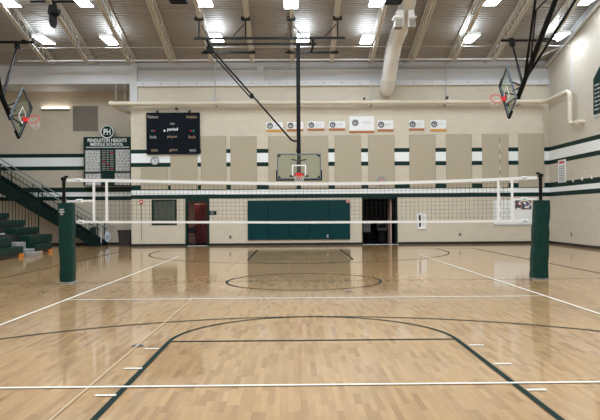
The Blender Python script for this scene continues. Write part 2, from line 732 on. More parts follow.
# ------------------------------------------------------------------ things in the doorways
t = thing('locker', 'tall dark maroon locker unit standing inside the left doorway', 'locker', (wx(201), D + 2.2, 0))
lx0, lx1 = P(194.5, 220, D + 2).x, P(209.5, 220, D + 2).x
b = MB()
b.bbox(lx0, lx1, D + 2.0, D + 2.5, 0.04, 2.12, 0.02)
b.build('body', 'maroon', t)
lw = (lx1 - lx0) / 2
for i in range(2):
    b = MB()
    b.bbox(lx0 + i * lw + 0.012, lx0 + (i + 1) * lw - 0.012, D + 1.975, D + 1.999, 0.1, 2.08, 0.008)
    dd = b.build('door', 'maroon', t)
    b = MB()
    b.box(lx0 + i * lw + 0.05, lx0 + i * lw + 0.08, D + 1.95, D + 1.975, 1.0, 1.18)
    b.build('handle', 'chrome', dd)
t = thing('chair', 'black folding chair at the left inside the left doorway', 'chair', (P(191, 243, D + 1.3).x, D + 1.3, 0))
cx = t.location.x
b = MB(); b.bbox(cx - 0.2, cx + 0.2, D + 1.1, D + 1.5, 0.44, 0.48, 0.015); b.build('seat', 'dark', t)
b = MB(); b.bbox(cx - 0.2, cx + 0.2, D + 1.47, D + 1.5, 0.6, 0.9, 0.012); b.build('backrest', 'dark', t)
for sx in (-0.18, 0.18):
    b = MB(); b.tube([(cx + sx, D + 1.08, 0), (cx + sx, D + 1.4, 0.45)], 0.012); b.build('leg', 'grey', t)
    b = MB(); b.tube([(cx + sx, D + 1.54, 0), (cx + sx, D + 1.49, 0.9)], 0.012); b.build('leg', 'grey', t)
# store room contents
dd_ = D + 2.4
t = thing('cart', 'white topped cart at the left of the dark store room doorway', 'cart', (P(367, 238, dd_).x, dd_, 0))
x0, x1 = P(361, 230, dd_).x, P(371, 230, dd_).x
b = MB(); b.bbox(x0, x1, dd_ - 0.25, dd_ + 0.3, 0.98, 1.02, 0.01); b.build('top', 'white', t)
b = MB(); b.bbox(x0 + 0.04, x1 - 0.04, dd_ - 0.2, dd_ + 0.26, 0.55, 0.979, 0.02); b.build('body', 'grey', t)
for sx in (x0 + 0.07, x1 - 0.07):
    for sy in (-0.17, 0.22):
        b = MB(); b.tube([(sx, dd_ + sy, 0), (sx, dd_ + sy, 0.549)], 0.02); b.build('leg', 'dark', t)
t = thing('steel_cabinet', 'grey steel cabinet with a sloped top inside the right doorway', 'cabinet', (P(382, 238, dd_ + 0.6).x, dd_ + 0.6, 0))
y0 = dd_ + 0.6
x0, x1 = P(377, 230, y0).x, P(386.5, 230, y0).x
b = MB(); b.poly_prism([(y0 - 0.25, 0.62), (y0 + 0.2, 0.62), (y0 + 0.2, 1.12), (y0 - 0.25, 1.02)], 'yz', x0, x1); b.build('body', 'grey', t)
b = MB(); b.bbox(x0 + 0.06, x1 - 0.06, y0 - 0.1, y0 + 0.2, 0, 0.619, 0.02); b.build('base', 'dark', t)
b = MB(); b.bbox(x0 + 0.05, x1 - 0.05, y0 - 0.275, y0 - 0.251, 0.75, 0.95, 0.008); b.build('panel', 'dark', t)
t = thing('door_leaf', 'open pale door leaf at the right side of the dark right doorway', 'door', (wx(391), D + 0.5, 0))
xx = wx(391.5)
b = MB(); b.bbox(xx - 0.03, xx + 0.02, D + T + 0.02, D + 1.25, 0.01, ZD - 0.06, 0.006); b.build('panel', 'pinkish', t)
b = MB(); b.tube([(xx - 0.03, D + 1.15, 1.0), (xx - 0.09, D + 1.15, 1.0), (xx - 0.09, D + 1.03, 1.0)], 0.012); b.build('handle', 'chrome', t)

# ------------------------------------------------------------------ roof joists
JPX = [45, 87, 129, 171, 211, 252, 292, 332, 372, 413, 454, 494, 535]
JN = ['first', 'second', 'third', 'fourth', 'fifth', 'sixth', 'seventh', 'eighth', 'ninth', 'tenth', 'eleventh', 'twelfth', 'thirteenth']
JEX = {0: 'above the left side basket', 5: 'left of the centre basket mast', 6: 'just left of the centre basket mast', 8: 'meeting the wall left of the white duct', 9: 'partly hidden behind the white duct', 10: 'right of the white duct', 12: 'nearest the right wall'}
JE = 30.1
JX = [P(px, 61, JE).x for px in JPX]
J0, J1 = D - 0.05, 22.0
JD = 0.62
jx = JX[0]
jt = thing('ceiling_joist', '', 'joist', (jx, D, 8.436), 'open web roof joists under the metal deck')


def slab(mb, x0, x1, ya, yb, zo, h):
    mb.poly_prism([(ya, chordz(ya) + zo), (yb, chordz(yb) + zo), (yb, chordz(yb) + zo + h), (ya, chordz(ya) + zo + h)], 'yz', x0, x1)


b = MB()
slab(b, jx - 0.085, jx - 0.015, JE, J1, 0, 0.07)
slab(b, jx + 0.015, jx + 0.085, JE, J1, 0, 0.07)
b.build('bottom_chord', 'joist', jt)
b = MB()
slab(b, jx - 0.085, jx - 0.015, J0, J1, JD - 0.02, 0.06)
slab(b, jx + 0.015, jx + 0.085, J0, J1, JD - 0.02, 0.06)
b.build('top_chord', 'joist', jt)
b = MB()
pts = []
y, k = JE + 0.5, 0
while y > J1:
    pts.append((jx, y, chordz(y) + (JD if k % 2 == 0 else 0.04)))
    y -= 0.45
    k += 1
pts.insert(0, (jx, J0, chordz(J0) + JD))
for a, c in zip(pts[1:], pts[2:]):
    b.tube([a, c], 0.018, 5, caps=False)
b.tube([(jx, J0 - 0.05, chordz(J0) + JD - 0.02), (jx, JE - 0.05, chordz(JE) + 0.05)], 0.03, 6)
b.build('web', 'joist', jt)
for i, x in enumerate(JX):
    lab = 'cream roof joist, %s from left%s' % (JN[i], (', ' + JEX[i]) if i in JEX else '')
    if i == 0:
        jt['label'] = lab
    else:
        dup(jt, (x, D, 8.436), lab)

# bridging rods across the joists
yb = JE + 0.03
b = MB()
zb = P(300, 59.8, yb).z
b.box(P(18, 60, yb).x, P(535, 60, yb).x, yb - 0.02, yb + 0.02, zb - 0.035, zb + 0.035)
q0, q1 = P(535, 59.5, yb), P(564, 50.5, yb)
b.tube([(P(534, 60, yb).x, yb, zb), (XR - 0.1, yb - 0.3, zb + 0.45)], 0.04, 6)
tag(b.build('ceiling_bridging_rod', 'steel_pale'), 'long pale steel bridging bar crossing the joist ends close to the back wall', 'bar')
yb2 = 28.75
b = MB()
b.box(XL + 0.1, XR - 0.1, yb2 - 0.012, yb2 + 0.012, chordz(yb2) - 0.022, chordz(yb2) - 0.002)
tag(b.build('ceiling_bridging_rod', 'beam'), 'thin grey bridging bar crossing the joists behind the ceiling lights', 'bar')

# ------------------------------------------------------------------ ceiling lights
def lamp_pos(px, py, d):
    return P(px, py, d)


D1, D2 = 28.2, 25.3
row1 = [(44, 39.5, 'above the left side basket'), (110, 40, 'second from the left'), (216.5, 37.5, 'behind the left end of the hanging frame'), (303, 37.5, 'behind the centre basket mast top'), (367, 39, 'just left of the white duct'), (470, 38, 'right of the white duct'), (559.5, 36.5, 'beside the right wall')]
row2 = [(8, 1, 'at the top left corner'), (82, 0.5, 'second from the left'), (204.5, 0.5, 'just right of the left hanging speaker'), (291, 2.5, 'above the centre basket frame'), (377, 0.5, 'beside the right hanging speaker'), (494, -0.5, 'between white duct and right basket mast'), (592, -1, 'at the top right corner')]
lt = thing('ceiling_light', '', 'light', (0, 0, 0), 'rectangular ceiling lights hung from the joists')
b = MB()
b.bbox(-0.27, 0.27, -0.64, 0.64, 0.03, 0.08, 0.01)
for q in ((-0.285, -0.271, -0.665, 0.665), (0.271, 0.285, -0.665, 0.665), (-0.271, 0.271, -0.665, -0.651), (-0.271, 0.271, 0.651, 0.665)):
    b.box(*q, -0.04, 0.08)
b.bbox(-0.12, 0.12, -0.5, 0.5, 0.08, 0.15, 0.03)
b.build('housing', 'white', lt)
b = MB()
b.loft([[(-.22, -.6, -0.05), (.22, -.6, -0.05), (.22, .6, -0.05), (-.22, .6, -0.05)], [(-.27, -.65, -0.01), (.27, -.65, -0.01), (.27, .65, -0.01), (-.27, .65, -0.01)], [(-.27, -.65, 0.029), (.27, -.65, 0.029), (.27, .65, 0.029), (-.27, .65, 0.029)]])
b.build('lens', 'lens', lt)
for s in (-0.4, 0.4):
    b = MB(); b.tube([(0, s, 0.15), (0, s, 0.6)], 0.012, 5); b.build('hanger', 'grey', lt)
ld = bpy.data.lights.new('uplight', 'AREA')
ld.shape = 'RECTANGLE'
ld.size, ld.size_y = 0.45, 1.1
ld.energy = 19
ld.color = (0.82, 0.92, 1)
ul = bpy.data.objects.new('uplight', ld)
ul.location = (0, 0, 0.17)
ul.rotation_euler = (math.pi, 0, 0)
ul.parent = lt
COL.objects.link(ul)
first = True
for row, d, word in ((row1, D1, 'row near the back wall'), (row2, D2, 'row along the top edge')):
    for px, py, where in row:
        p = lamp_pos(px, py, d)
        p.x = min(p.x, XR - 0.85)
        lab = 'white light %s, %s' % (where, word)
        if first:
            lt.location = p
            lt['label'] = lab
            first = False
        else:
            dup(lt, p, lab)
# the gym's other rows of lamps, overhead and behind the camera
XS = [lamp_pos(px, 39, D1).x for px, _, _ in row1]
XS[-1] = 12.0
for yrow in (21.5, 17.6, 13.7, 9.0, 4.0, -1.5):
    for x in XS:
        l2 = bpy.data.lights.new('lamp', 'AREA')
        l2.shape = 'RECTANGLE'
        l2.size, l2.size_y = 0.54, 1.3
        l2.energy = 110
        l2.color = (0.90, 0.96, 1)
        o = bpy.data.objects.new('lamp', l2)
        o.location = (x, yrow, min(deckz(yrow) - 0.75, 11.5))
        COL.objects.link(o)

# ------------------------------------------------------------------ hung black items
def speaker(px0, px1, py, label):
    d = 24.9
    p0, p1 = P(px0, py, d), P(px1, py, d)
    z0 = P((px0 + px1) / 2, py, d).z
    t = thing('hanging_speaker', label, 'speaker', ((p0.x + p1.x) / 2, d, z0), 'black speakers hung from the roof')
    b = MB(); b.bbox(p0.x, p1.x, d - 0.2, d + 0.25, z0, z0 + 0.45, 0.02); b.build('cabinet', 'black', t)
    b = MB(); b.bbox(p0.x + 0.03, p1.x - 0.03, d - 0.02, d + 0.2, z0 - 0.012, z0 - 0.001, 0.005); b.build('grille', 'navy', t)
    b = MB(); b.tube([((p0.x + p1.x) / 2, d, z0 + 0.45), ((p0.x + p1.x) / 2, d, chordz(d))], 0.02, 6); b.build('hanger', 'black', t)


speaker(169.5, 187, 2.4, 'black hanging speaker at the top edge left of centre')
speaker(385, 402, 3.0, 'black hanging speaker at the top edge beside the white duct')

dw = 25.7
t = thing('hanging_winch', 'black winch unit with cables hung among joists above the left basket', 'winch', P(53, 16, dw))
p = P(53, 15, dw)
b = MB(); b.loft([[(p.x + sx * w, p.y + sy * 0.14, z) for sx, sy in ((-1, -1), (1, -1), (1, 1), (-1, 1))] for z, w in ((p.z - 0.5, 0.05), (p.z - 0.3, 0.12), (p.z - 0.08, 0.1), (p.z + 0.05, 0.17), (p.z + 0.3, 0.13), (p.z + 0.52, 0.09))]); b.build('body', 'black', t)
b = MB(); b.tube([(p.x + 0.02, p.y - 0.2, p.z + 0.05), (p.x + 0.34, p.y - 0.2, p.z + 0.02)], 0.12, 12); b.build('drum', 'black', t)
b = MB(); b.tube([P(50, 19, dw), P(43, 20, dw), P(36, 21, dw), P(28, 23, dw)], 0.012, 5); b.build('cable', 'black', t)
b = MB(); b.tube([P(50, 17, dw), P(42, 16.5, dw), P(30, 12, dw)], 0.01, 5); b.build('cable', 'black', t)
b = MB(); b.box(p.x - 0.9, p.x + 0.9, p.y - 0.04, p.y + 0.04, p.z + 0.5, p.z + 0.58); b.build('hanger', 'black', t)

# ------------------------------------------------------------------ baskets
def basket_parts(t, Tm, am=0.8):
    def B():
        return MB(Tm)
    W, H = 0.915, 0.535
    b = B(); b.box(-W + 0.03, W - 0.03, -0.006, 0.006, -H + 0.03, H - 0.03); bb = b.build('backboard', 'glass', t)
    b = B()
    b.box(-W, W, -0.03, 0.03, H - 0.05, H); b.box(-W, W, -0.03, 0.03, -H, -H + 0.05)
    b.box(-W, -W + 0.05, -0.03, 0.03, -H + 0.05, H - 0.05); b.box(W - 0.05, W, -0.03, 0.03, -H + 0.05, H - 0.05)
    b.build('backboard_frame', 'frame_blue', t)
    b = B()
    for sx in (-1, 1):
        for sz in (-1, 1):
            b.poly_prism([(sx * (W - 0.05), sz * (H - 0.05)), (sx * (W - 0.19), sz * (H - 0.05)), (sx * (W - 0.05), sz * (H - 0.16))], 'xz', -0.02, -0.008)
    b.build('corner_bracket', 'black', t)
    b = B()
    for (x0, x1, z0, z1) in ((-.295, .295, .02, .07), (-.295, .295, -.385, -.335), (-.295, -.245, -.335, .02), (.245, .295, -.335, .02)):
        b.box(x0, x1, -0.012, -0.0065, z0, z1)
    b.build('target_square', 'white', t)
    b = B()
    b.bbox(-W - 0.04, W + 0.04, -0.05, 0.06, -H - 0.06, -H - 0.001, 0.015)
    b.bbox(-W - 0.05, -W - 0.001, -0.05, 0.06, -H - 0.05, -H + 0.38, 0.015)
    b.bbox(W + 0.001, W + 0.05, -0.05, 0.06, -H - 0.05, -H + 0.38, 0.015)
    b.build('edge_pad', 'black', t)
    rz = -0.385
    b = B(); b.ring((0, -0.375, rz), (0, 0, 1), 0.235, 0.018, 32, 8)
    b.box(-0.1, 0.1, -0.16, -0.0125, rz - 0.05, rz + 0.012)
    b.box(-0.12, 0.12, -0.03, -0.0125, rz - 0.12, rz + 0.12)
    rm = b.build('rim', 'red', t)
    b = B()
    n = 12
    for k in range(n):
        for s in (1, -1):
            pts = []
            for j in range(5):
                f = j / 4
                a = 2 * math.pi * (k + s * 0.5 * j) / n
                r = 0.23 * (1 - f) + 0.12 * f if j < 4 else 0.13
                pts.append((r * math.cos(a), -0.375 + r * math.sin(a), rz - 0.02 - 0.40 * f))
            b.tube(pts, 0.006, 4, caps=False)
    b.build('net', 'cordw', rm)
    # carrier arms at the back
    b = B()
    for sx in (-0.3, 0.3):
        b.tube([(sx, 0.04, 0.3), (0, am, 0.3)], 0.03, 6)
        b.tube([(sx, 0.04, -0.35), (0, am, -0.2)], 0.03, 6)
    b.box(-0.4, 0.4, 0.012, 0.06, -0.44, -0.36)
    b.build('carrier_arm', 'mast', t)


# centre basket
dB = 26.4
c0 = P(299, 166.5, dB)
t = thing('basketball_hoop', 'glass backboard with red rim on a long mast, centre of the back wall', 'basketball hoop', c0)
basket_parts(t, Matrix.Translation(c0))
dM = 27.2
pm = P(297.5, 44, dM)
b = MB(); b.box(c0.x - 0.085, c0.x + 0.085, dM - 0.085, dM + 0.085, c0.z - 0.42, pm.z); b.build('mast', 'mast', t)
dF = 26.6
zF = P(270, 38.2, dF).z
b = MB(); b.box(P(194, 38, dF).x, P(345, 38, dF).x, dF - 0.045, dF + 0.045, zF - 0.045, zF + 0.045)
b.build('frame_bar', 'mast', t)
for px in (199, 245.5, 291, 337.5):
    xx = min(JX, key=lambda q: abs(q - P(px, 20, dF).x))
    x = P(px, 20, dF).x
    b = MB(); b.tube([(x, dF, zF + 0.045), (x, dF, chordz(dF) + 0.01)], 0.035, 8); hg = b.build('hanger', 'mast', t)
    b = MB(); b.bbox(x - 0.19, x + 0.19, dF - 0.07, dF + 0.07, chordz(dF) - 0.06, chordz(dF) + 0.1, 0.02); b.build('clamp', 'black', hg)
for a, c in (((202, 26), (208, 36)), ((244, 24.5), (233, 36)), ((294, 26), (302, 36)), ((336, 24.5), (325, 36))):
    b = MB(); b.tube([P(*a, dF), P(*c, dF)], 0.022, 6); b.build('diagonal_brace', 'mast', t)
zq = P(260, 44, dM).z
b = MB(); b.box(P(208, 44, dM).x, P(316, 44, dM).x, dM - 0.03, dM + 0.03, zq - 0.03, zq + 0.03); b.build('pivot_bar', 'mast', t)
dL = 29.2
for a, c in ((201.5, 255.5), (285.5, 338.5)):
    z = P((a + c) / 2, 52.6, dL).z
    b = MB(); b.box(P(a, 52, dL).x, P(c, 52, dL).x, dL - 0.04, dL + 0.04, z - 0.04, z + 0.04); br = b.build('anchor_bar', 'mast', t)
    b = MB()
    for e in (a + 5, c - 4):
        b = MB(); b.box(P(e, 52, dL).x - 0.12, P(e, 52, dL).x + 0.12, dL - 0.06, dL + 0.06, z - 0.06, z + 0.1)
        b.build('clamp', 'black', br)
b = MB()
b.tube([P(207, 39, dM), P(210.5, 50, dM)], 0.07, 8)
b.bbox(P(206.5, 50, dM).x, P(213.5, 50, dM).x, dM - 0.1, dM + 0.1, P(210, 53.5, dM).z, P(210, 46.5, dM).z, 0.03)
b.tube([P(210, 50, dM), P(207, 52, dL)], 0.03, 6)
b.build('hinge_bracket', 'black', t)
b = MB()
b.tube([P(313.5, 44, dM), P(311, 52, dM + 0.3)], 0.05, 8)
b.tube([P(313, 38, dF), P(313, 45, dM)], 0.05, 8)
b.build('hinge_bracket', 'black', t)
b = MB(); b.tube([P(212, 50, dM), P(252, 95, dM), P(291, 139.6, dM), P(294, 141, dM), P(297, 141, dM)], 0.04, 8); b.build('folding_brace', 'mast', t)
b = MB(); b.tube([P(209, 51, dM), P(250, 97, dM)], 0.03, 8); b.build('folding_brace', 'mast', t)
b = MB(); b.bbox(P(250, 96, dM).x, P(253.5, 96, dM).x, dM - 0.07, dM + 0.07, P(251, 98.5, dM).z, P(251, 93.5, dM).z, 0.02); b.build('brace_joint', 'black', t)


def side_basket(pos, f, up, label, bar, strut_top, strut_bot):
    up = V(up).normalized()
    yv = -V(f)
    xv = yv.cross(up)
    R = Matrix((xv, yv, up)).transposed().to_4x4()
    Tm = Matrix.Translation(pos) @ R
    t = thing('basketball_hoop', label, 'basketball hoop', pos)
    basket_parts(t, Tm, 0.5)
    Lm = 5.6
    b = MB(Tm); b.tube([(0, 0.5, -0.35), (0, 0.5, Lm)], 0.1, 10); b.build('mast', 'mast', t)
    for s in (-1, 1):
        b = MB(Tm); b.tube([(0, 0.5, 0.55), (0, 0.5 + s * 0.95, Lm)], 0.05, 8); b.build('frame_leg', 'mast', t)
    b = MB(Tm); b.tube([(0.2, 0.45, 1.3), (0, -0.05, 3.9), (0, 0.5, 4.9)], 0.03, 6); b.build('diagonal_brace', 'mast', t)
    b = MB(Tm); b.tube([(0, -0.65, Lm), (0, 1.65, Lm)], 0.05, 8); pv = b.build('pivot_bar', 'mast', t)
    for yy in (-0.55, 1.55):
        q = Tm @ V((0, yy, Lm))
        b = MB(); b.tube([q, (q.x, q.y, chordz(q.y) + 0.3)], 0.04, 8); b.build('hanger', 'mast', t)
    # anchor bar on the joists and the folded strut
    a, c = bar
    b = MB(); b.tube([a, c], 0.055, 8); ab = b.build('anchor_bar', 'mast', t)
    for k in (0.18, 0.82):
        q = V(a).lerp(V(c), k)
        b = MB()
        b.box(q.x - 0.12, q.x + 0.12, q.y - 0.06, q.y + 0.06, q.z - 0.07, q.z + 0.1)
        b.build('clamp', 'black', ab)
    mid = V(strut_top).lerp(V(strut_bot), 0.55)
    b = MB(); b.tube([strut_top, mid], 0.045, 8); b.tube([mid, strut_bot], 0.06, 8); b.build('folding_brace', 'mast', t)
    b = MB(); q = V(strut_top); b.bbox(q.x - 0.1, q.x + 0.1, q.y - 0.1, q.y + 0.1, q.z - 0.12, q.z + 0.16, 0.02); b.build('hinge_bracket', 'black', t)
    return t


dS = 28.2
posL, upL = V((-10.91, 25.5, 5.73)), (0, -0.745, 0.667)
posR, upR = V((8.73, 25.45, 6.45)), (0, -0.81, 0.59)
side_basket(posL, (1, 0, 0), upL, 'glass side basket folded up over the green bleachers, rim pointing right', (P(-24, 42, dS), P(35, 42.3, dS)), P(17.3, 46, dS), posL + V((-0.42, 0, 0)) + V(upL) * 0.85)
side_basket(posR, (-1, 0, 0), upR, 'glass side basket folded up near the right wall, rim pointing left', (P(501, 40.5, dS), P(556, 40.3, dS)), P(512.3, 44, dS), posR + V((0.5, 0, 0)) + V(upR) * 0.35)

# ------------------------------------------------------------------ duct and pipes
def smooth_path(pts, n=6):
    pts = [V(p) for p in pts]
    out = []
    for i in range(len(pts) - 1):
        p0, p1, p2, p3 = pts[max(i - 1, 0)], pts[i], pts[i + 1], pts[min(i + 2, len(pts) - 1)]
        for k in range(n):
            u = k / n
            out.append(0.5 * ((2 * p1) + (-p0 + p2) * u + (2 * p0 - 5 * p1 + 4 * p2 - p3) * u * u + (-p0 + 3 * p1 - 3 * p2 + p3) * u ** 3))
    out.append(pts[-1])
    return out


t = thing('ventilation_duct', 'large round white duct dropping along the ceiling to the back wall', 'duct', P(386, 92, 31))
dp = [P(385.5, 90, D), P(387, 88, 30.9), P(388.5, 80, 30.5), P(392.5, 54, 29.3), P(396, 40, 28.5), P(402, 24, 27.1), P(408, 0, 25.8), P(414, -26, 24.4), P(424, -70, 22.5)]
b = MB(); b.tube(smooth_path(dp), 0.35, 24); b.build('duct_body', 'duct', t)
for q, q2 in ((2, 3), (3, 4), (4, 5)):
    b = MB()
    c = V(dp[q]).lerp(V(dp[q2]), 0.1)
    b.disc(c, V(dp[q2]) - V(dp[q]), 0.36, 0.05, 24)
    b.build('seam_band', 'duct', t)
for xa_, xb_ in ((-0.54, -0.18), (0.04, 0.33)):
    c = V(dp[5]) + V((0, -0.9, -0.34))
    ya_, yb_ = c.y - 0.45, c.y - 0.02
    b = MB()
    b.loft([[(c.x + xa_ * k, ya_, c.z + z), (c.x + xb_ * k, ya_, c.z + z), (c.x + xb_ * k, yb_, c.z + z), (c.x + xa_ * k, yb_, c.z + z)] for z, k in ((-0.16, 1.0), (0.52, 0.8))])
    b.bbox(c.x + xa_ - 0.04, c.x + xb_ + 0.04, ya_ - 0.04, yb_ + 0.02, c.z + 0.2, c.z + 0.26, 0.01)
    co = b.build('outlet_collar', 'duct', t)
    b = MB()
    b.box(c.x + xa_ + 0.03, c.x + xb_ - 0.03, ya_ - 0.02, ya_ - 0.002, c.z - 0.14, c.z + 0.15)
    b.box(c.x + xa_ + 0.03, c.x + xb_ - 0.03, ya_ + 0.03, yb_ - 0.03, c.z - 0.18, c.z - 0.162)
    b.build('outlet_grille', 'grille', co)

yP = D - 0.42
t = thing('wall_pipe', 'long cream pipe running the whole width of the back wall and down the right wall', 'pipe', P(300, 103, yP))
xr = XR - 0.3
pts = [P(112, 104, yP)]
for px in (200, 300, 400, 500):
    pts.append(P(px, 102.7, yP))
zP = P(300, 102.7, yP).z
zP0 = P(112, 104, yP).z
line = [(P(109, 104, yP).x, yP, zP), (P(200, 103, yP).x, yP, zP), (P(400, 103, yP).x, yP, zP), (xr - 0.35, yP, zP), (xr - 0.1, yP - 0.1, zP), (xr, yP - 0.35, zP)]
yc = 28.3
line += [(xr, yc + 0.25, zP), (xr, yc + 0.07, zP - 0.07), (xr, yc, zP - 0.25)]
zlow = PX(571, 124, xr).z
line += [(xr, yc, zlow + 0.2)]
b = MB(); b.tube(line, 0.105, 14)
b.build('pipe_run', 'pipe', t)
b = MB(); b.tube([(xr, yc, zlow + 0.2), (xr, yc - 0.05, zlow + 0.05), (xr, yc - 0.2, zlow), (xr, yc - 0.75, zlow)], 0.105, 14)
b.tube([(xr, yc - 0.75, zlow), (XR, yc - 0.75, zlow)], 0.09, 12)
b.build('elbow', 'pipe', t)
for p_ in ((xr, yc, zP - 0.3), (xr, yc, zlow + 0.3)):
    b = MB(); b.disc(p_, (0, 0, 1), 0.13, 0.16, 16); b.build('coupling', 'pipe', t)
for px in (112, 131, 262, 540):
    b = MB(); b.disc((P(px, 103, yP).x, yP, zP), (1, 0, 0), 0.125, 0.14, 16); b.build('coupling', 'pipe', t)
x0 = P(109, 104, yP).x
b = MB(); b.tube([(x0 + 0.15, yP, zP), (x0 + 0.35, yP + 0.5, zP - 0.2), (x0 + 0.8, D + 0.5, zP - 0.3), (x0 + 0.9, DA, zP - 0.35)], 0.09, 12); b.build('elbow', 'pipe', t)
for px in (116, 125):
    x = P(px, 100, yP).x
    b = MB(); b.tube([(x, yP, zP), (x, yP, P(px, 85, yP).z + 0.1)], 0.008, 5); b.build('hanger', 'steel_pale', t)
for px in (216, 371, 446, 520):
    x = P(px, 100, yP).x
    b = MB(); b.box(x - 0.03, x + 0.03, yP - 0.02, D, zP - 0.15, zP - 0.1); b.build('hanger', 'grey', t); b = MB(); b.box(x - 0.03, x + 0.03, yP - 0.13, yP + 0.13, zP + 0.1, zP + 0.13); b.build('hanger', 'grey', t)

for px, y0, y1, lab in ((216, 62, 100, 'thin pale conduit on the upper back wall above the scoreboard'), (371, 76, 100, 'thin pale conduit on the upper back wall just left of the duct'), (446, 62, 99, 'thin pale conduit on the upper back wall right of the duct'), (548, 57, 100, 'thin pale conduit in the back right corner')):
    x = wx(px)
    t = thing('conduit', lab, 'conduit', (x, D - 0.2, wz(y1)), 'conduits on the upper back wall')
    b = MB(); b.tube([(x, D - 0.17, wz(y0, px)), (x, D - 0.17, wz(y1, px))], 0.025, 6); b.build('tube', 'lgrey', t)
    b = MB(); b.bbox(x - 0.07, x + 0.07, D - 0.22, D - 0.142, wz(y1, px) - 0.1, wz(y1, px) + 0.06, 0.015); b.build('hanger', 'lgrey', t)
p0, p1 = PX(571.5, 55, XR), PX(571.5, 90, XR)
b = MB(); b.tube([(XR - 0.02, p0.y, p0.z), (XR - 0.02, p0.y, p1.z)], 0.02, 6)
tag(b.build('hanging_conduit', 'lgrey'), 'thin pale conduit running down the right wall to the pipe elbow', 'conduit')

for px, py, lab in ((176.5, 108.5, 'small dark camera on the wall above the scoreboard'), (364, 98.5, 'small dark camera perched above the pipe left of the duct'), (447, 97.5, 'small dark camera perched above the pipe right of the duct'), (504, 97, 'small dark camera above the pipe beside the right basket')):
    d = D - 0.42 if py < 100 else D - 0.12
    p = P(px, py, d)
    t = thing('wall_camera', lab, 'camera', p, 'small cameras along the back wall pipe')
    b = MB(); b.tube([(p.x, p.y + 0.1, p.z), (p.x, p.y - 0.12, p.z - 0.02)], 0.055, 12); b.build('camera_body', 'dark', t)
    b = MB(); b.disc((p.x, p.y - 0.13, p.z - 0.02), (0, 1, 0), 0.035, 0.02, 12); b.build('camera_lens', 'black', t)
    b = MB()
    if py < 100:
        b.tube([(p.x, p.y + 0.05, p.z - 0.05), (p.x, p.y + 0.05, zP + 0.108)], 0.015, 6)
    else:
        b.tube([(p.x, p.y + 0.1, p.z), (p.x, D, p.z + 0.05)], 0.02, 6)
    b.build('wall_mount', 'grey', t)

# ------------------------------------------------------------------ acoustic panels
PAN = [(170.5, 197.5, 155.5, 'below the scoreboard, right one'), (141, 168, 167.5, 'below the scoreboard, left one'),
       (201, 226.3, 136, 'first full height one right of the scoreboard'), (230.5, 256.8, 136, 'second full height one right of the scoreboard'),
       (268.4, 296.3, 136, 'just left of the centre basket mast'), (300.8, 328.2, 135.5, 'just right of the centre basket mast'),
       (334.6, 361, 135, 'second one right of the centre mast'), (368, 394.2, 134.8, 'under the end of the white duct'),
       (409.3, 435.2, 134.3, 'under the first small sign right of the duct'), (446, 471.5, 134, 'third from the right corner'),
       (482, 508, 133.8, 'second from the right corner'), (518.2, 543.8, 133.4, 'next to the right corner')]
for px0, px1, py, where in PAN:
    x0, x1 = wx(px0), wx(px1)
    cx_ = (px0 + px1) / 2
    z0, z1 = wz(188.7 - (cx_ - 300) * 0.006, cx_), wz(py, cx_)
    b = MB(); b.bbox(x0, x1, D - 0.06, D - 0.004, z0, z1, 0.015)
    tag(b.build('acoustic_panel', 'panel'), 'tan fabric acoustic panel, %s' % where, 'acoustic panel', 'tan acoustic panels on the back wall')

# ------------------------------------------------------------------ green wall pad
t = thing('wall_pad', 'large dark teal padded mat on the back wall under the centre basket', 'wall pad', (wx(299), D, wz(240)))
x0, x1 = wx(247.7, 220), wx(350, 220)
z0, z1 = wz(243, 299), wz(200.2, 299)
z0 = wz(239.6, 299)
for i in range(5):
    b = MB(); b.bbox(x0 + (x1 - x0) * i / 5 + 0.002, x0 + (x1 - x0) * (i + 1) / 5 - 0.002, D - 0.07, D - 0.004, z0, z1, 0.012); b.build('pad_section', 'wallpad', t)
b = MB(); x = wx(327.5, 236); z = wz(236, 327); b.bbox(x - 0.05, x + 0.05, D - 0.085, D - 0.0705, z - 0.08, z + 0.08, 0.006); b.build('outlet_cover', 'grey', t)
b = MB(); x = wx(347.7, 201); z = wz(201.3, 347); b.bbox(x - 0.09, x + 0.09, D - 0.085, D - 0.0705, z - 0.08, z + 0.08, 0.004)
tag(b.build('wall_sign', 'pink'), 'tiny pink square sign at the top right corner of the teal mat', 'sign')

# ------------------------------------------------------------------ scoreboard
x0, x1 = wx(147, 130), wx(200.3, 130)
z0, z1 = wz(154.5, 173), wz(113, 173)
t = thing('scoreboard', 'dark navy electronic scoreboard on the back wall above two tan panels', 'scoreboard', ((x0 + x1) / 2, D, z0))
b = MB(); b.bbox(x0, x1, D - 0.16, D - 0.07, z0, z1, 0.02); b.build('board', 'navy', t)
b = MB()
for k in (0.2, 0.8):
    x = x0 + (x1 - x0) * k
    b.box(x - 0.06, x + 0.06, D - 0.07, D - 0.001, z0 + 0.1, z1 + 0.12)
b.build('wall_mount', 'dark', t)
ys_ = D - 0.163


def sb(s, px, py, h, w, m):
    lettering(s, h, (wx(px, py), ys_, wz(py, px)), m, t, width=w)


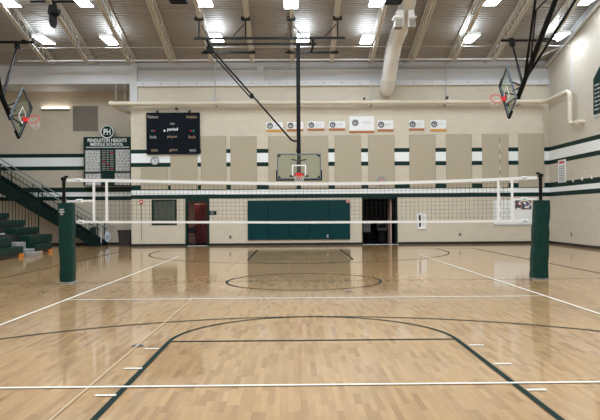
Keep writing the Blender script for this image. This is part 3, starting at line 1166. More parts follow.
sb('Visitors', 153.3, 117.3, 0.16, 0.55, 'ltan')
sb('Arabians', 192, 117.2, 0.16, 0.54, 'tan')
sb('min', 173, 124, 0.11, 0.22, 'ltan')
sb('period', 173.2, 130, 0.2, 0.52, 'white')
sb('player', 173, 137.2, 0.17, 0.5, 'tan')
sb('fouls', 153.8, 137.3, 0.15, 0.33, 'ltan')
sb('fouls', 192.5, 137.3, 0.15, 0.36, 'tan')
sb('won', 155, 150.8, 0.13, 0.34, 'tan')
sb('game', 174, 150.8, 0.15, 0.40, 'tan')
sb('won', 193.2, 150.8, 0.13, 0.32, 'ltan')
for px, m in ((152.7, 'led_t'), (155, 'led_r'), (191.3, 'led_r'), (194, 'led_t')):
    b = MB(); b.disc((wx(px, 131), ys_ - 0.005, wz(131.2, px)), (0, 1, 0), 0.04, 0.012, 10); b.build('indicator_lamp', m, t)
b = MB(); b.poly_prism([(wx(164.2), wz(131.7, 165)), (wx(166.4), wz(131.7, 165)), (wx(165.3), wz(129.9, 165))], 'xz', ys_ - 0.01, ys_); b.build('indicator_lamp', 'led_w', t)

# round clock below the board
p = (wx(155.3, 161), D - 0.12, wz(161, 155))
t = thing('wall_clock', 'round grey clock on the white stripe below the scoreboard', 'clock', p)
b = MB(); b.disc((p[0], D - 0.04, p[2]), (0, 1, 0), 0.2, 0.07, 28); b.build('clock_face', 'lgrey', t)
b = MB(); b.ring((p[0], D - 0.08, p[2]), (0, 1, 0), 0.19, 0.028); b.build('rim', 'grey', t)
b = MB(); b.box(p[0] - 0.008, p[0] + 0.008, D - 0.09, D - 0.08, p[2], p[2] + 0.13); b.build('hand', 'black', t)
b = MB(); b.box(p[0], p[0] + 0.09, D - 0.09, D - 0.08, p[2] - 0.008, p[2] + 0.008); b.build('hand', 'black', t)

p = (wx(380.8, 179), D - 0.12, wz(181, 381))
t = thing('wall_horn', 'round grey wall horn with a red centre mark above the net tape', 'horn', p)
b = MB(); b.disc((p[0], D - 0.1, p[2]), (0, 1, 0), 0.23, 0.07, 24); b.build('housing', 'grey', t)
b = MB(); b.disc((p[0], D - 0.142, p[2]), (0, 1, 0), 0.1, 0.014, 16); b.build('centre_mark', 'pink', t)
b = MB(); b.box(p[0] - 0.1, p[0] + 0.1, D - 0.065, D - 0.061, p[2] - 0.1, p[2] + 0.1); b.build('wall_mount', 'grey', t)

# ------------------------------------------------------------------ award signs
SG = [(266.3, 282.8, 122.2, 131.8, 'gold', 'first small white award sign from the left, gold strip below'),
      (286.8, 303.3, 122, 131.3, 'copper', 'second small white award sign, partly behind the centre mast'),
      (307.6, 324.3, 121.6, 130.7, 'copper', 'third small white award sign, just right of the centre mast'),
      (328.9, 345.2, 121.3, 130.6, 'copper', 'small white award sign just left of the large one'),
      (349.4, 374.2, 116.4, 133, 'copper', 'largest white award sign in the row above the panels'),
      (377.5, 393.2, 120.6, 131.4, 'copper', 'small white award sign just right of the large one'),
      (409, 424.2, 120.4, 130.6, 'copper', 'small white award sign with copper strip, right of the duct'),
      (430.5, 446.3, 120, 131.2, 'gold', 'last small white award sign on the right, gold strip below')]
for px0, px1, py0, py1, band, lab in SG:
    x0, x1 = wx(px0, 126), wx(px1, 126)
    cx_ = (px0 + px1) / 2
    z0, z1 = wz(py1, cx_), wz(py0, cx_)
    h = z1 - z0
    w = x1 - x0
    t = thing('award_sign', lab, 'sign', ((x0 + x1) / 2, D, z0), 'white award signs in a row on the back wall')
    b = MB(); b.bbox(x0, x1, D - 0.03, D - 0.003, z0 + 0.11, z1, 0.005); b.build('board', 'paper', t)
    b = MB(); b.bbox(x0, x1, D - 0.034, D - 0.003, z0, z0 + 0.108, 0.005); b.build('strip', band, t)
    r = min(0.12, h * 0.24)
    ex = x0 + w * 0.23
    ez = z0 + h * 0.62
    b = MB(); b.ring((ex, D - 0.032, ez), (0, 1, 0), r, r * 0.32, 20, 6); b.box(ex - r * 0.4, ex + r * 0.4, D - 0.035, D - 0.03, ez - r * 0.3, ez + r * 0.5); b.build('emblem', 'text_grey', t)
    b = MB()
    for k, (a, c) in enumerate(((0.46, 0.88), (0.5, 0.82), (0.46, 0.86))):
        zz = ez + 0.06 - k * 0.055
        b.box(x0 + w * a, x0 + w * c, D - 0.032, D - 0.03, zz - 0.012, zz + 0.012)
    zz = z0 + 0.16
    b.box(x0 + w * 0.15, x0 + w * 0.8, D - 0.032, D - 0.03, zz, zz + 0.014)
    b.build('print', 'lgrey', t)

# ------------------------------------------------------------------ record board in the recess
yA = DA - 0.5


def ax_(px, py=160):
    return P(px, py, yA).x


def az(py, px=107):
    return P(px, py, yA).z


x0, x1 = ax_(83.4), ax_(131)
z0, z1 = az(186), az(136.8)
t = thing('record_board', 'tall green school record board with a round crest on the recess wall', 'record board', ((x0 + x1) / 2, yA, z0))
b = MB(); b.bbox(x0, x1, yA, yA + 0.08, z0, z1, 0.02); b.build('board', 'green', t)
b = MB(); b.box(x0 + 0.4, x0 + 0.5, yA + 0.08, DA - 0.004, z0 + 0.2, z1 - 0.1); b.box(x1 - 0.5, x1 - 0.4, yA + 0.08, DA - 0.004, z0 + 0.2, z1 - 0.1); b.build('wall_mount', 'dark', t)
lettering('PENDLETON HEIGHTS', 0.19, (ax_(107.3), yA - 0.001, az(140.3)), 'white', t, width=ax_(127) - ax_(88))
lettering('MIDDLE SCHOOL', 0.16, (ax_(107), yA - 0.001, az(144.2)), 'white', t, width=ax_(123.5) - ax_(90.5))
b = MB(); b.box(ax_(86), ax_(129), yA - 0.004, yA - 0.001, az(147.8), az(146.8)); b.build('title_rule', 'lgrey', t)
for a, c, y0, y1 in ((85, 100.5, 150, 172), (115.4, 130.3, 149.5, 171.5), (85, 101, 173.4, 185.4), (114.5, 130.3, 173, 185)):
    b = MB(); b.bbox(ax_(a), ax_(c), yA - 0.012, yA - 0.001, az(y1), az(y0), 0.004); pn = b.build('name_panel', 'grey', t)
    b = MB()
    n = int((y1 - y0) / 1.5)
    for i in range(n):
        yy = y0 + 0.7 + i * 1.5
        xa = a + 0.8
        while xa < c - 1:
            ln = random.uniform(1.2, 3.6)
            xb = min(xa + ln, c - 0.6)
            b.box(ax_(xa), ax_(xb), yA - 0.015, yA - 0.013, az(yy + 0.75), az(yy))
            xa = xb + random.uniform(0.5, 1.2)
    b.build('name_lettering', 'paper', pn)
b = MB()
for i in range(12):
    yy = 150.5 + i * 1.75
    for a, c in ((102, 105.5), (106.5, 109), (110, 113.5)):
        b.use('red' if (i * 7 + int(a)) % 9 == 0 else 'ltan')
        b.box(ax_(a), ax_(c), yA - 0.006, yA - 0.001, az(yy + 0.7), az(yy))
b.build('event_rows', None, t)
c = (ax_(107.2), yA + 0.03, az(131.8))
b = MB(); b.disc(c, (0, 1, 0), 0.36, 0.06, 32); cr = b.build('crest', 'green', t)
b = MB(); b.ring((c[0], yA - 0.004, c[2]), (0, 1, 0), 0.32, 0.03, 32, 6); b.build('crest_ring', 'white', cr)
lettering('PH', 0.32, (c[0], yA - 0.001, c[2]), 'white', t, 'crest_letters', width=0.36)
b = MB(); b.box(c[0] - 0.1, c[0] + 0.1, yA + 0.01, yA + 0.06, z1 - 0.02, az(136)); b.build('crest_stem', 'green', t)

# recess light and grille
p0, p1 = P(42, 110, DA), P(70, 107, DA)
t = thing('wall_light', 'long lit fluorescent light on the recess wall beside the left basket', 'light', P(56, 109, DA))
zl = P(56, 109.3, DA).z
b = MB(); b.bbox(p0.x, p1.x, DA - 0.16, DA - 0.004, zl - 0.02, zl + 0.04, 0.01); b.build('housing', 'white', t)
b = MB(); b.bbox(p0.x + 0.04, p1.x - 0.04, DA - 0.15, DA - 0.03, zl + 0.041, zl + 0.08, 0.01); b.build('lens', 'tube', t)
b = MB(); b.bbox(p0.x + 0.02, p1.x - 0.02, DA - 0.145, DA - 0.02, zl - 0.06, zl - 0.0205, 0.01); b.build('louver', 'grey', t)
x0, x1 = P(73, 118, DA).x, P(98, 118, DA).x
z0, z1 = P(85, 131, DA).z, P(85, 106, DA).z
t = thing('vent_grille', 'square grey ventilation grille high on the recess wall', 'vent', ((x0 + x1) / 2, DA, z0))
b = MB()
b.box(x0, x1, DA - 0.04, DA - 0.004, z0, z0 + 0.05); b.box(x0, x1, DA - 0.04, DA - 0.004, z1 - 0.05, z1)
b.box(x0, x0 + 0.05, DA - 0.04, DA - 0.004, z0 + 0.05, z1 - 0.05); b.box(x1 - 0.05, x1, DA - 0.04, DA - 0.004, z0 + 0.05, z1 - 0.05)
b.build('frame', 'grille', t)
b = MB()
x = x0 + 0.07
while x < x1 - 0.06:
    b.box(x, x + 0.025, DA - 0.032, DA - 0.008, z0 + 0.05, z1 - 0.05)
    x += 0.045
b.box(x0 + 0.05, x1 - 0.05, DA - 0.008, DA - 0.004, z0 + 0.05, z1 - 0.05)
b.build('blades', 'grille', t)

# ------------------------------------------------------------------ small wall items
def plate(name, px, py, w, h, m, lab, cat, plane='back', group=None, slot=None):
    if plane == 'back':
        x, z = wx(px, py), wz(py, px)
        loc = (x, D, z)
    else:
        q = PX(px, py, XR)
        loc = (XR, q.y, q.z)
    t = thing(name, lab, cat, loc, group)
    b = MB()
    if plane == 'back':
        b.bbox(x - w / 2, x + w / 2, D - 0.022, D - 0.004, z - h / 2, z + h / 2, 0.005)
    else:
        b.bbox(XR - 0.022, XR - 0.004, q.y - w / 2, q.y + w / 2, q.z - h / 2, q.z + h / 2, 0.005)
    b.build('plate', m, t)
    b = MB()
    if plane == 'back':
        for s in (-1, 1):
            b.box(x - w * 0.2, x + w * 0.2, D - 0.026, D - 0.0225, z + s * h * 0.22 - h * 0.1, z + s * h * 0.22 + h * 0.1)
    else:
        for s in (-1, 1):
            b.box(XR - 0.026, XR - 0.0225, q.y - w * 0.2, q.y + w * 0.2, q.z + s * h * 0.22 - h * 0.1, q.z + s * h * 0.22 + h * 0.1)
    b.build('socket', slot or 'dark', t)
    return t


plate('wall_outlet', 230.3, 237, 0.13, 0.16, 'grille', 'small outlet low on the wall between left doorway and teal mat', 'outlet')
plate('wall_outlet', 460, 234.5, 0.12, 0.15, 'grille', 'small outlet low on the back wall below the white poster', 'outlet')
plate('wall_outlet', 571.5, 234.5, 0.12, 0.18, 'grille', 'small outlet low on the right wall behind the right post', 'outlet', 'right')
plate('wall_sign', 212.3, 213, 0.42, 0.2, 'green', 'small dark green door sign right of the left doorway', 'sign', slot='grey')
t = thing('fire_alarm', 'small red and white fire alarm left of the window', 'fire alarm', (wx(141.5, 202), D, wz(202, 141)))
x, z = wx(141.5, 202), wz(202, 141)
b = MB(); b.bbox(x - 0.08, x + 0.08, D - 0.06, D - 0.004, z - 0.09, z + 0.1, 0.012); b.build('housing', 'red', t)
b = MB(); b.bbox(x - 0.05, x + 0.05, D - 0.08, D - 0.0605, z - 0.04, z + 0.05, 0.008); b.build('strobe', 'paper', t)
b = MB(); b.tube([(x, D - 0.02, z - 0.09), (x, D - 0.02, 0.3)], 0.012, 5); b.build('wall_mount_cable', 'grille', t)

# white schedule board left of the white poster
x0, x1 = wx(416.8, 220), wx(426.2, 220)
z0, z1 = wz(229.2, 421), wz(213.2, 421)
t = thing('notice_board', 'narrow white plaque with two black shapes on the wall right of the dark doorway', 'plaque', ((x0 + x1) / 2, D, z0))
b = MB(); b.bbox(x0, x1, D - 0.05, D - 0.004, z0, z1, 0.008); b.build('board', 'paper', t)
xa = x0 + 0.14
for za, zb_ in ((z0 + 0.42, z0 + 0.7), (z0 + 0.12, z0 + 0.33)):
    b = MB(); b.bbox(xa - 0.04, xa + 0.05, D - 0.055, D - 0.0505, za, zb_, 0.002); b.build('mark', 'black', t)
b = MB()
for k in range(5):
    b.box(x0 + 0.27, x1 - 0.06, D - 0.053, D - 0.0505, z0 + 0.2 + k * 0.1, z0 + 0.23 + k * 0.1)
b.build('print', 'lgrey', t)

# large white poster behind the right post
x0, x1 = wx(493.6, 212), wx(531.8, 212)
z0, z1 = wz(223.8, 512), wz(199.8, 512)
t = thing('poster', 'large white poster with a photo strip on the wall behind the right post', 'poster', ((x0 + x1) / 2, D, z0))
b = MB(); b.bbox(x0, x1, D - 0.03, D - 0.004, z0, z1, 0.004); b.build('sheet', 'paper', t)
b = MB()
pa, pb = wx(514.8, 205), wx(531.2, 205)
zt, zc = wz(200.3, 523), wz(209.5, 523)
rs = random.Random(3)
cols = ['photo_a', 'photo_b', 'photo_c', 'paper', 'photo_a', 'text_grey']
nx, nz = 12, 6
for i in range(nx):
    for j in range(nz):
        b.use(rs.choice(cols))
        b.box(pa + (pb - pa) * i / nx, pa + (pb - pa) * (i + 1) / nx, D - 0.034, D - 0.0305, zc + (zt - zc) * j / nz, zc + (zt - zc) * (j + 1) / nz)
b.build('photo_strip', None, t)
b = MB()
xm, zm = wx(507, 212), wz(212, 507)
b.ring((xm, D - 0.033, zm), (0, 1, 0), 0.13, 0.02, 18, 5)
for k in range(4):
    b.box(x0 + 0.2, x0 + 0.9, D - 0.033, D - 0.0305, z0 + 0.12 + k * 0.07, z0 + 0.14 + k * 0.07)
b.build('print', 'lgrey', t)
b = MB(); b.bbox(x0 - 0.04, x1 + 0.04, D - 0.045, D - 0.004, z0 - 0.07, z0 - 0.001, 0.006); b.build('bottom_strip', 'lgrey', t)

# right wall: notice, banner, pegs
q0, q1 = PX(558.3, 160.5, XR), PX(566.3, 182, XR)
t = thing('notice', 'tall white printed notice with a red heading on the right wall', 'notice', (XR, (q0.y + q1.y) / 2, q1.z))
zt, zb_ = q0.z, q1.z
b = MB(); b.bbox(XR - 0.02, XR - 0.004, q1.y, q0.y, zb_, zt, 0.003); b.build('sheet', 'paper', t)
b = MB(); b.box(XR - 0.024, XR - 0.0205, q1.y + 0.15, q0.y - 0.15, zt - 0.17, zt - 0.07); b.build('heading', 'red', t)
b = MB()
for k in range(9):
    b.box(XR - 0.023, XR - 0.0205, q1.y + 0.12, q0.y - 0.12, zb_ + 0.06 + k * 0.085, zb_ + 0.09 + k * 0.085)
b.build('print', 'text_grey', t)

q0 = PX(594.2, 118, XR)
q1 = PX(595, 79, XR)
ya, yb_ = q0.y, q0.y - 2.2
zb_, zt = q0.z, q1.z
t = thing('wall_banner', 'dark green banner with white lettering rows high on the right wall', 'banner', (XR, (ya + yb_) / 2, zb_))
b = MB(); b.poly_prism([(ya, zb_ + 0.12), (ya, zt), (ya - 0.55, zt + 0.42), (yb_, zt + 0.42), (yb_, zb_ + 0.12)], 'yz', XR - 0.03, XR - 0.005); b.build('cloth', 'green', t)
b = MB()
for k in range(7):
    zz = zb_ + 0.3 + k * 0.17
    yy = ya - 0.12
    while yy > yb_ + 0.2:
        ln = rs.uniform(0.1, 0.4)
        b.box(XR - 0.034, XR - 0.0305, yy - ln, yy, zz, zz + 0.05)
        yy -= ln + 0.08
b.build('print', 'lgrey', t)
b = MB()
for k in range(12):
    b.box(XR - 0.034, XR - 0.005, ya - k * 0.18 - 0.15, ya - k * 0.18, zb_, zb_ + 0.119)
b.build('fringe', 'lgrey', t)
for i, (px, py) in enumerate(((573.5, 180.3), (582.5, 178.7), (592, 177.1))):
    q = PX(px, py, XR)
    t = thing('wall_hook', 'small white hook on the lower green stripe, %s from the notice' % ('first', 'second', 'third')[i], 'hook', (XR, q.y, q.z), 'white hooks along the right wall stripe')
    b = MB(); b.bbox(XR - 0.02, XR - 0.004, q.y - 0.05, q.y + 0.05, q.z - 0.08, q.z + 0.08, 0.004); b.build('plate', 'paper', t)
    b = MB(); b.tube([(XR - 0.02, q.y, q.z), (XR - 0.07, q.y, q.z - 0.03), (XR - 0.08, q.y, q.z + 0.02)], 0.01, 6); b.build('hook', 'paper', t)

# ------------------------------------------------------------------ volleyball net and posts
def post(px_pad0, px_pad1, pxb0, pxb1, pyt, pyb, px_pole, py_top, label, s):
    cxp = (px_pad0 + px_pad1) / 2
    base = P((pxb0 + pxb1) / 2, pyb, NETD)
    base.z = 0
    topc = P(cxp, pyt, NETD)
    t = thing('volleyball_post', label, 'volleyball post', base, 'padded volleyball net posts')
    w = 0.93 * (px_pad1 - px_pad0) / (F / NETD)
    w2 = 0.93 * (pxb1 - pxb0) / (F / NETD)
    rings = []
    for k in range(25):
        f = k / 24
        cx = base.x + (topc.x - base.x) * f
        hw = (w2 + (w - w2) * f) / 2 + 0.004 * math.sin(f * 23 + s)
        z = 0.035 + (topc.z - 0.035) * f
        dx = 0.006 * math.sin(f * 14 + 2 * s)
        ring = []
        for ang in range(24):
            a = 2 * math.pi * ang / 24
            ca, sa = math.cos(a), math.sin(a)
            e = 0.35
            xx = hw * math.copysign(abs(ca) ** e, ca)
            yy = hw * math.copysign(abs(sa) ** e, sa)
            xx += 0.003 * math.sin(f * 40 + ang)
            ring.append((cx + dx + xx, NETD + yy + 0.004 * math.sin(f * 31 + ang * 2), z))
        rings.append(ring)
    b = MB(); b.loft(rings, True, True); pd = b.build('pad', 'pad', t)
    if s < 0:
        b = MB()
        xe = topc.x - w / 2
        for k, (a, c) in enumerate(((0.06, 0.16), (0.05, 0.17), (0.08, 0.14))):
            zz = topc.z - 0.17 - k * 0.055
            b.box(xe + a, xe + c, NETD - w / 2 - 0.012, NETD - w / 2 - 0.006, zz, zz + 0.03)
        b.build('pad_emblem', 'lgrey', pd)
    b = MB(); b.disc((base.x, NETD, 0.012), (0, 0, 1), w2 * 0.62, 0.02, 24); b.build('base_plate', 'chrome', t)
    b = MB(); b.bbox(base.x - w2 / 2 + 0.005, base.x + w2 / 2 - 0.005, NETD - w2 / 2 + 0.005, NETD + w2 / 2 - 0.005, 0.022, 0.0345, 0.004); b.build('pad_hem', 'lgrey', t)
    xp = P(px_pole, 190, NETD).x
    zt = P(px_pole, py_top, NETD).z
    b = MB(); b.tube([(xp, NETD, topc.z + 0.001), (xp, NETD, zt - 0.04)], 0.04, 14); b.build('pole', 'black', t)
    b = MB(); b.bbox(xp - 0.055, xp + 0.055, NETD - 0.055, NETD + 0.055, zt - 0.06, zt + 0.02, 0.015)
    b.tube([(xp, NETD, zt), (xp - s * 0.04, NETD, zt + 0.03), (xp - s * 0.1, NETD, zt + 0.035)], 0.026, 8)
    b.build('top_pulley', 'black', t)
    return t, xp


pL, xpl = post(59.2, 74, 61, 75.2, 203, 283, 63.8, 178, 'green padded volleyball post at the left end of the net', -1)
pR, xpr = post(534, 549, 530.5, 547, 200.3, 278.5, 540.6, 174.5, 'green padded volleyball post at the right end of the net', 1)

top = [(66.5, 180.3), (107, 180.4), (200, 182.4), (300, 184), (400, 183), (500, 179.3), (537, 177.6)]
bot = [(76, 222), (107, 222), (200, 222.2), (300, 222.4), (400, 221.9), (500, 221.2), (530, 220.6)]


def curve(pts):
    q = [P(x, y, NETD) for x, y in pts]

    def f(x):
        if x <= q[0].x:
            return q[0].z
        for a, c in zip(q, q[1:]):
            if x <= c.x:
                u = (x - a.x) / (c.x - a.x)
                return a.z + (c.z - a.z) * u
        return q[-1].z
    xs = [q[0].x + (q[-1].x - q[0].x) * i / 60 for i in range(61)]

    def sm(x):
        return sum(f(x + o) for o in (-0.6, -0.3, 0, 0.3, 0.6)) / 5 if q[0].x + 0.6 < x < q[-1].x - 0.6 else f(x)
    return sm, q[0].x, q[-1].x


tz, tx0, tx1 = curve(top)
bz, bx0, bx1 = curve(bot)
nx0, nx1 = P(93.5, 200, NETD).x, P(512, 200, NETD).x
t = thing('volleyball_net', 'white taped volleyball net with black mesh stretched between the two green posts', 'volleyball net', ((tx0 + tx1) / 2, NETD, 1.35))


def tape(xa, xb, fz, hw, name, y=NETD, th=0.006, n=48, m='tape'):
    b = MB()
    rings = []
    for i in range(n + 1):
        x = xa + (xb - xa) * i / n
        z = fz(x)
        rings.append([(x, y - th, z - hw), (x, y + th, z - hw), (x, y + th, z + hw), (x, y - th, z + hw)])
    b.loft(rings)
    return b.build(name, m, t)


tape(tx0, tx1, tz, 0.036, 'top_tape')
tape(bx0, bx1, bz, 0.027, 'bottom_tape')
# mesh: 10 cm squares
b = MB()
nv = int((nx1 - nx0) / 0.1)
R_ = 0.0032
for i in range(nv + 1):
    x = nx0 + (nx1 - nx0) * i / nv
    b.tube([(x, NETD, bz(x) + 0.02), (x, NETD, tz(x) - 0.03)], R_, 4, caps=False)
for j in range(1, 10):
    f = j / 10
    pts = []
    for i in range(0, 41):
        x = nx0 + (nx1 - nx0) * i / 40
        pts.append((x, NETD, bz(x) + (tz(x) - bz(x)) * f))
    b.tube(pts, R_, 4, caps=False)
b.build('mesh', 'cord', t)
for px in (94, 106.8, 498.4, 512):
    x = P(px, 200, NETD).x
    b = MB(); b.box(x - 0.03, x + 0.03, NETD - 0.012, NETD - 0.007, bz(x) - 0.02, tz(x) + 0.02); b.build('side_band', 'tape', t)
for pa_, pb_ in (((67, 201.3), (94, 200.6)), ((512, 199.6), (537, 198.8))):
    a, c = P(*pa_, NETD), P(*pb_, NETD)
    b = MB()
    b.loft([[(q.x, NETD - 0.006, q.z - 0.022), (q.x, NETD + 0.006, q.z - 0.022), (q.x, NETD + 0.006, q.z + 0.022), (q.x, NETD - 0.006, q.z + 0.022)] for q in (a, c)])
    b.build('middle_strap', 'tape', t)
for px, py in ((78.5, 180.4), (79.5, 201), (81, 222), (524, 178.3), (524, 199.2), (524.5, 221)):
    q = P(px, py, NETD)
    b = MB(); b.bbox(q.x - 0.085, q.x + 0.085, NETD - 0.03, NETD + 0.02, q.z - 0.045, q.z + 0.045, 0.015); bk = b.build('buckle', 'paper', t)
    b = MB(); b.box(q.x - 0.035, q.x + 0.035, NETD - 0.034, NETD - 0.0305, q.z - 0.02, q.z + 0.02); b.build('buckle_emblem', 'blueoval', bk)
q0, q1 = P(499.3, 222, NETD), P(499.3, 138.5, NETD)
b = MB()
n = 16
for i in range(n):
    z0 = q0.z + (q1.z - q0.z) * i / n
    z1 = q0.z + (q1.z - q0.z) * (i + 1) / n
    b.use('maroon' if i % 2 else 'tape')
    b.tube([(q0.x + 0.02, NETD - 0.022, z0), (q0.x + 0.02, NETD - 0.022, z1)], 0.005, 6)
b.build('antenna', None, t)

for px, py, lab in ((137.5, 346, 'small dark oval floor sleeve cover left of the free throw lane'), (349, 291.5, 'small dark floor sleeve cover beside the centre circle')):
    r = ray(px, py)
    q = CAM + r * (-CAM.z / r.z)
    t = thing('sleeve_cover', lab, 'floor cover', (q.x, q.y, 0.002), 'dark floor sleeve covers')
    b = MB(); b.disc((q.x, q.y, 0.004), (0, 0, 1), 0.075, 0.005, 24); b.build('lid', 'dark', t)
    b = MB(); b.ring((q.x, q.y, 0.006), (0, 0, 1), 0.07, 0.004, 24, 6); b.build('ring', 'grey', t)

# ------------------------------------------------------------------ staircase in the recess
yN, yFar = D + 0.35, DA - 0.35
xb0 = P(99.5, 246, yN).x
RUN, RISE = 0.286, 0.178
NS = 22
t = thing('staircase', 'dark green steel staircase with barred railings rising left along the recess wall', 'staircase', (xb0, yN, 0))


def sz(x):
    return (xb0 - x) * RISE / RUN


xe = xb0 - NS * RUN
xe = max(xe, XL + 0.1)
for y in (yN, yFar):
    b = MB()
    b.poly_prism([(xb0 + 0.1, 0.001), (xb0 - 0.35, 0.001), (xe, sz(xe) - 0.42), (xe, sz(xe) + 0.32), (xb0 - 0.15, sz(xb0 - 0.15) + 0.2), (xb0 + 0.1, 0.18)], 'xz', y - 0.03, y + 0.03)
    b.build('stringer', 'stair', t)
for i in range(NS):
    x1 = xb0 - i * RUN
    if x1 - RUN < XL + 0.1:
        break
    b = MB()
    b.box(x1 - RUN - 0.02, x1, yN + 0.031, yFar - 0.031, sz(x1) + RISE - 0.04, sz(x1) + RISE)
    b.box(x1 - 0.015, x1, yN + 0.031, yFar - 0.031, sz(x1) + 0.0, sz(x1) + RISE - 0.04)
    b.build('tread', 'stair', t)
for y, tagname in ((yN, 'near'), (yFar, 'far')):
    b = MB()
    hr = 1.10
    b.tube([(xe, y, sz(xe) + hr), (xb0 - 0.05, y, sz(xb0 - 0.05) + hr), (xb0 + 0.12, y, hr - 0.08), (xb0 + 0.45, y, hr - 0.16)], 0.028, 8)
    b.build('handrail', 'rail', t)
    b = MB()
    b.tube([(xe, y, sz(xe) + hr - 0.26), (xb0, y, sz(xb0) + hr - 0.26)], 0.02, 6)
    b.build('middle_rail', 'stair', t)
    x = xb0 - 0.1
    k = 0
    while x > xe + 0.05:
        b = MB()
        r_ = 0.028 if k % 8 == 0 else 0.010
        b.tube([(x, y, sz(x) + 0.18), (x, y, sz(x) + (hr if k % 8 == 0 else hr - 0.26))], r_, 6)
        b.build('newel' if k % 8 == 0 else 'baluster', 'stair', t)
        x -= 0.2
        k += 1
    b = MB(); b.tube([(xb0 + 0.08, y, 0.0), (xb0 + 0.08, y, hr - 0.08)], 0.025, 8); b.build('newel', 'lgrey', t)

q = P(93.3, 232.5, yN - 0.12)
t = thing('hanging_box', 'dark green oval box hung on the lower end of the stair railing', 'box', q)
b = MB(); b.loft([[(q.x + 0.16 * math.cos(a) * k, q.y - 0.04 + 0.07 * math.sin(a), q.z + z) for a in [2 * math.pi * i / 16 for i in range(16)]] for z, k in ((-0.27, 0.6), (-0.2, 0.95), (0, 1), (0.2, 0.95), (0.27, 0.6))], True, True); b.build('body', 'stair', t)
b = MB(); b.tube([(q.x, q.y - 0.04, q.z + 0.26), (q.x, q.y + 0.06, q.z + 0.36)], 0.012, 6); b.build('hanger', 'grey', t)
q = P(107.5, 236.5, yN)
t = thing('hanging_paddle', 'pale blue oval tag hanging from the tip of the stair handrail', 'tag', q)
b = MB(); b.loft([[(q.x + 0.14 * math.cos(a), q.y + y, q.z + 0.27 * math.sin(a)) for a in [2 * math.pi * i / 20 for i in range(20)]] for y in (-0.02, 0.02)]); b.build('tag', 'blueoval', t)
b = MB(); b.loft([[(q.x + 0.09 * math.cos(a), q.y + y, q.z - 0.04 + 0.13 * math.sin(a)) for a in [2 * math.pi * i / 20 for i in range(20)]] for y in (-0.025, -0.0205)]); b.build('mark', 'grey', t)
b = MB(); b.tube([(q.x, q.y, q.z + 0.26), (q.x, q.y, q.z + 0.42)], 0.008, 5); b.build('hanger', 'grey', t)

# trash bin
q = P(126.5, 245, D + 0.9)
t = thing('trash_bin', 'dark trash bin standing at the corner of the recess', 'bin', (q.x, D + 0.9, 0))
b = MB()
b.loft([[(q.x + sx * w, D + 0.9 + sy * w, z) for sx, sy in ((-1, -.8), (-.8, -1), (.8, -1), (1, -.8), (1, .8), (.8, 1), (-.8, 1), (-1, .8))] for z, w in ((0, 0.30), (0.7, 0.355), (0.78, 0.355))]); b.build('body', 'bin', t)
b = MB()
b.loft([[(q.x + sx * w, D + 0.9 + sy * w, z) for sx, sy in ((-1, -.8), (-.8, -1), (.8, -1), (1, -.8), (1, .8), (.8, 1), (-.8, 1), (-1, .8))] for z, w in ((0.72, 0.375), (0.80, 0.375))]); b.build('rim', 'dark', t)

# barred guard behind the bleachers
dG = 29.6
xa, xb = P(-20, 210, dG).x, P(38.5, 210, dG).x
zt = P(20, 191, dG).z
t = thing('guard_rail', 'dark barred guard rail standing between the bleachers and the staircase', 'guard rail', ((xa + xb) / 2, dG, 0))
b = MB(); b.tube([(xa, dG, zt), (xb, dG, zt)], 0.025, 6); b.build('top_rail', 'stair', t)
b = MB(); b.tube([(xa, dG, 0.12), (xb, dG, 0.12)], 0.025, 6); b.build('bottom_rail', 'stair', t)
for x in (xa, xb):
    b = MB(); b.tube([(x, dG, 0), (x, dG, zt)], 0.03, 8); b.build('post', 'stair', t)
x = xa + 0.15
while x < xb - 0.05:
    b = MB(); b.tube([(x, dG, 0.12), (x, dG, zt)], 0.016, 6); b.build('bar', 'stair', t)
    x += 0.15

# ------------------------------------------------------------------ bleachers
ROWS = [(-10.36, 0.40, 0.25), (-10.62, 0.76, 0.35), (-11.2, 1.07, 0.25), (-11.8, 1.38, 0.24), (-12.5, 1.69, 0.22)]


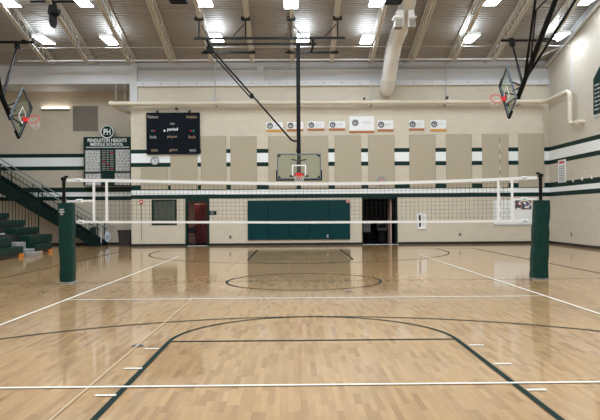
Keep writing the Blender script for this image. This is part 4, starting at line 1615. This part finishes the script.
def bleacher(y0, y1s, label):
    t = thing('bleachers', label, 'bleachers', (-11.5, (y0 + y1s[0]) / 2, 0), 'green pull out bleachers along the left side')
    for k, (X, zt, h) in enumerate(ROWS):
        y1 = y1s[k]
        b = MB(); b.bbox(X - 0.42, X, y0, y1, zt - h, zt, 0.02); st = b.build('seat', 'bleach', t)
        nseat = max(1, int((y1 - y0) / 0.5))
        b = MB()
        for i in range(1, nseat):
            yy = y0 + (y1 - y0) * i / nseat
            b.box(X - 0.4, X + 0.002, yy - 0.006, yy + 0.006, zt - h + 0.02, zt + 0.002)
        b.build('seat_joint', 'stair', st)
        b = MB(); b.box(X - 0.6, X - 0.42, y0, y1, zt - h - 0.02, zt - h + 0.05); b.build('footboard', 'lgrey', t)
        b = MB(); b.box(X - 0.44, X - 0.05, y0 + 0.05, y1 - 0.05, max(0.02, zt - h - (0.32 if k else 0.12)), zt - h - 0.001); b.build('understructure', 'dark', t)
    for yy in (y0 + 0.12, y1s[0] - 0.35):
        b = MB(); b.bbox(-10.43, -10.33, yy, yy + 0.5 if yy < y0 + 0.2 and y0 > 20 else yy + 0.34, 0.001, 0.13, 0.01)
        b.build('foot', 'orange', t)
    for yy in (y0 + 0.3, y1s[4] - 0.3):
        b = MB(); b.tube([(-12.7, yy, 0), (-12.7, yy, 1.46)], 0.035, 8); b.build('leg', 'dark', t)
        b = MB(); b.tube([(-12.1, yy, 0), (-12.1, yy, 1.13)], 0.035, 8); b.build('leg', 'dark', t)
    return t


bleacher(25.6, [27.3, 28.0, 28.0, 28.0, 28.0], 'short far section of green bleachers next to the barred guard rail')
bleacher(16.0, [24.4, 24.0, 24.0, 24.0, 24.0], 'near section of green bleachers cut by the left edge')
t = thing('aisle_steps', 'grey aisle steps between the two green bleacher sections', 'steps', (-10.7, 24.9, 0))
for xa_, xb_, zt_, m_ in ((-10.35, -10.05, 0.14, 'grey'), (-10.7, -10.36, 0.26, 'grey'), (-11.2, -10.71, 0.52, 'grey'), (-11.8, -11.21, 0.82, 'dark')):
    b = MB(); b.bbox(xa_, xb_, 24.55, 25.45, 0.0, zt_, 0.01); b.build('step', m_, t)

# ------------------------------------------------------------------ hall light so the left doorway glows, as in the photograph
l3 = bpy.data.lights.new('hall_lamp', 'AREA')
l3.size = 0.8
l3.energy = 14
l3.color = (1, 0.9, 0.82)
o = bpy.data.objects.new('hall_lamp', l3)
o.location = (hx0 + 0.6, D + 1.8, 2.55)
COL.objects.link(o)

# ------------------------------------------------------------------ world and view
w = bpy.data.worlds.new('world')
SC.world = w
w.use_nodes = True
w.node_tree.nodes['Background'].inputs['Color'].default_value = (0.02, 0.02, 0.02, 1)
SC.view_settings.view_transform = 'Standard'
SC.view_settings.look = 'None'
SC.view_settings.exposure = 0.24
SC.view_settings.gamma = 1
SC.view_settings.use_curve_mapping = False
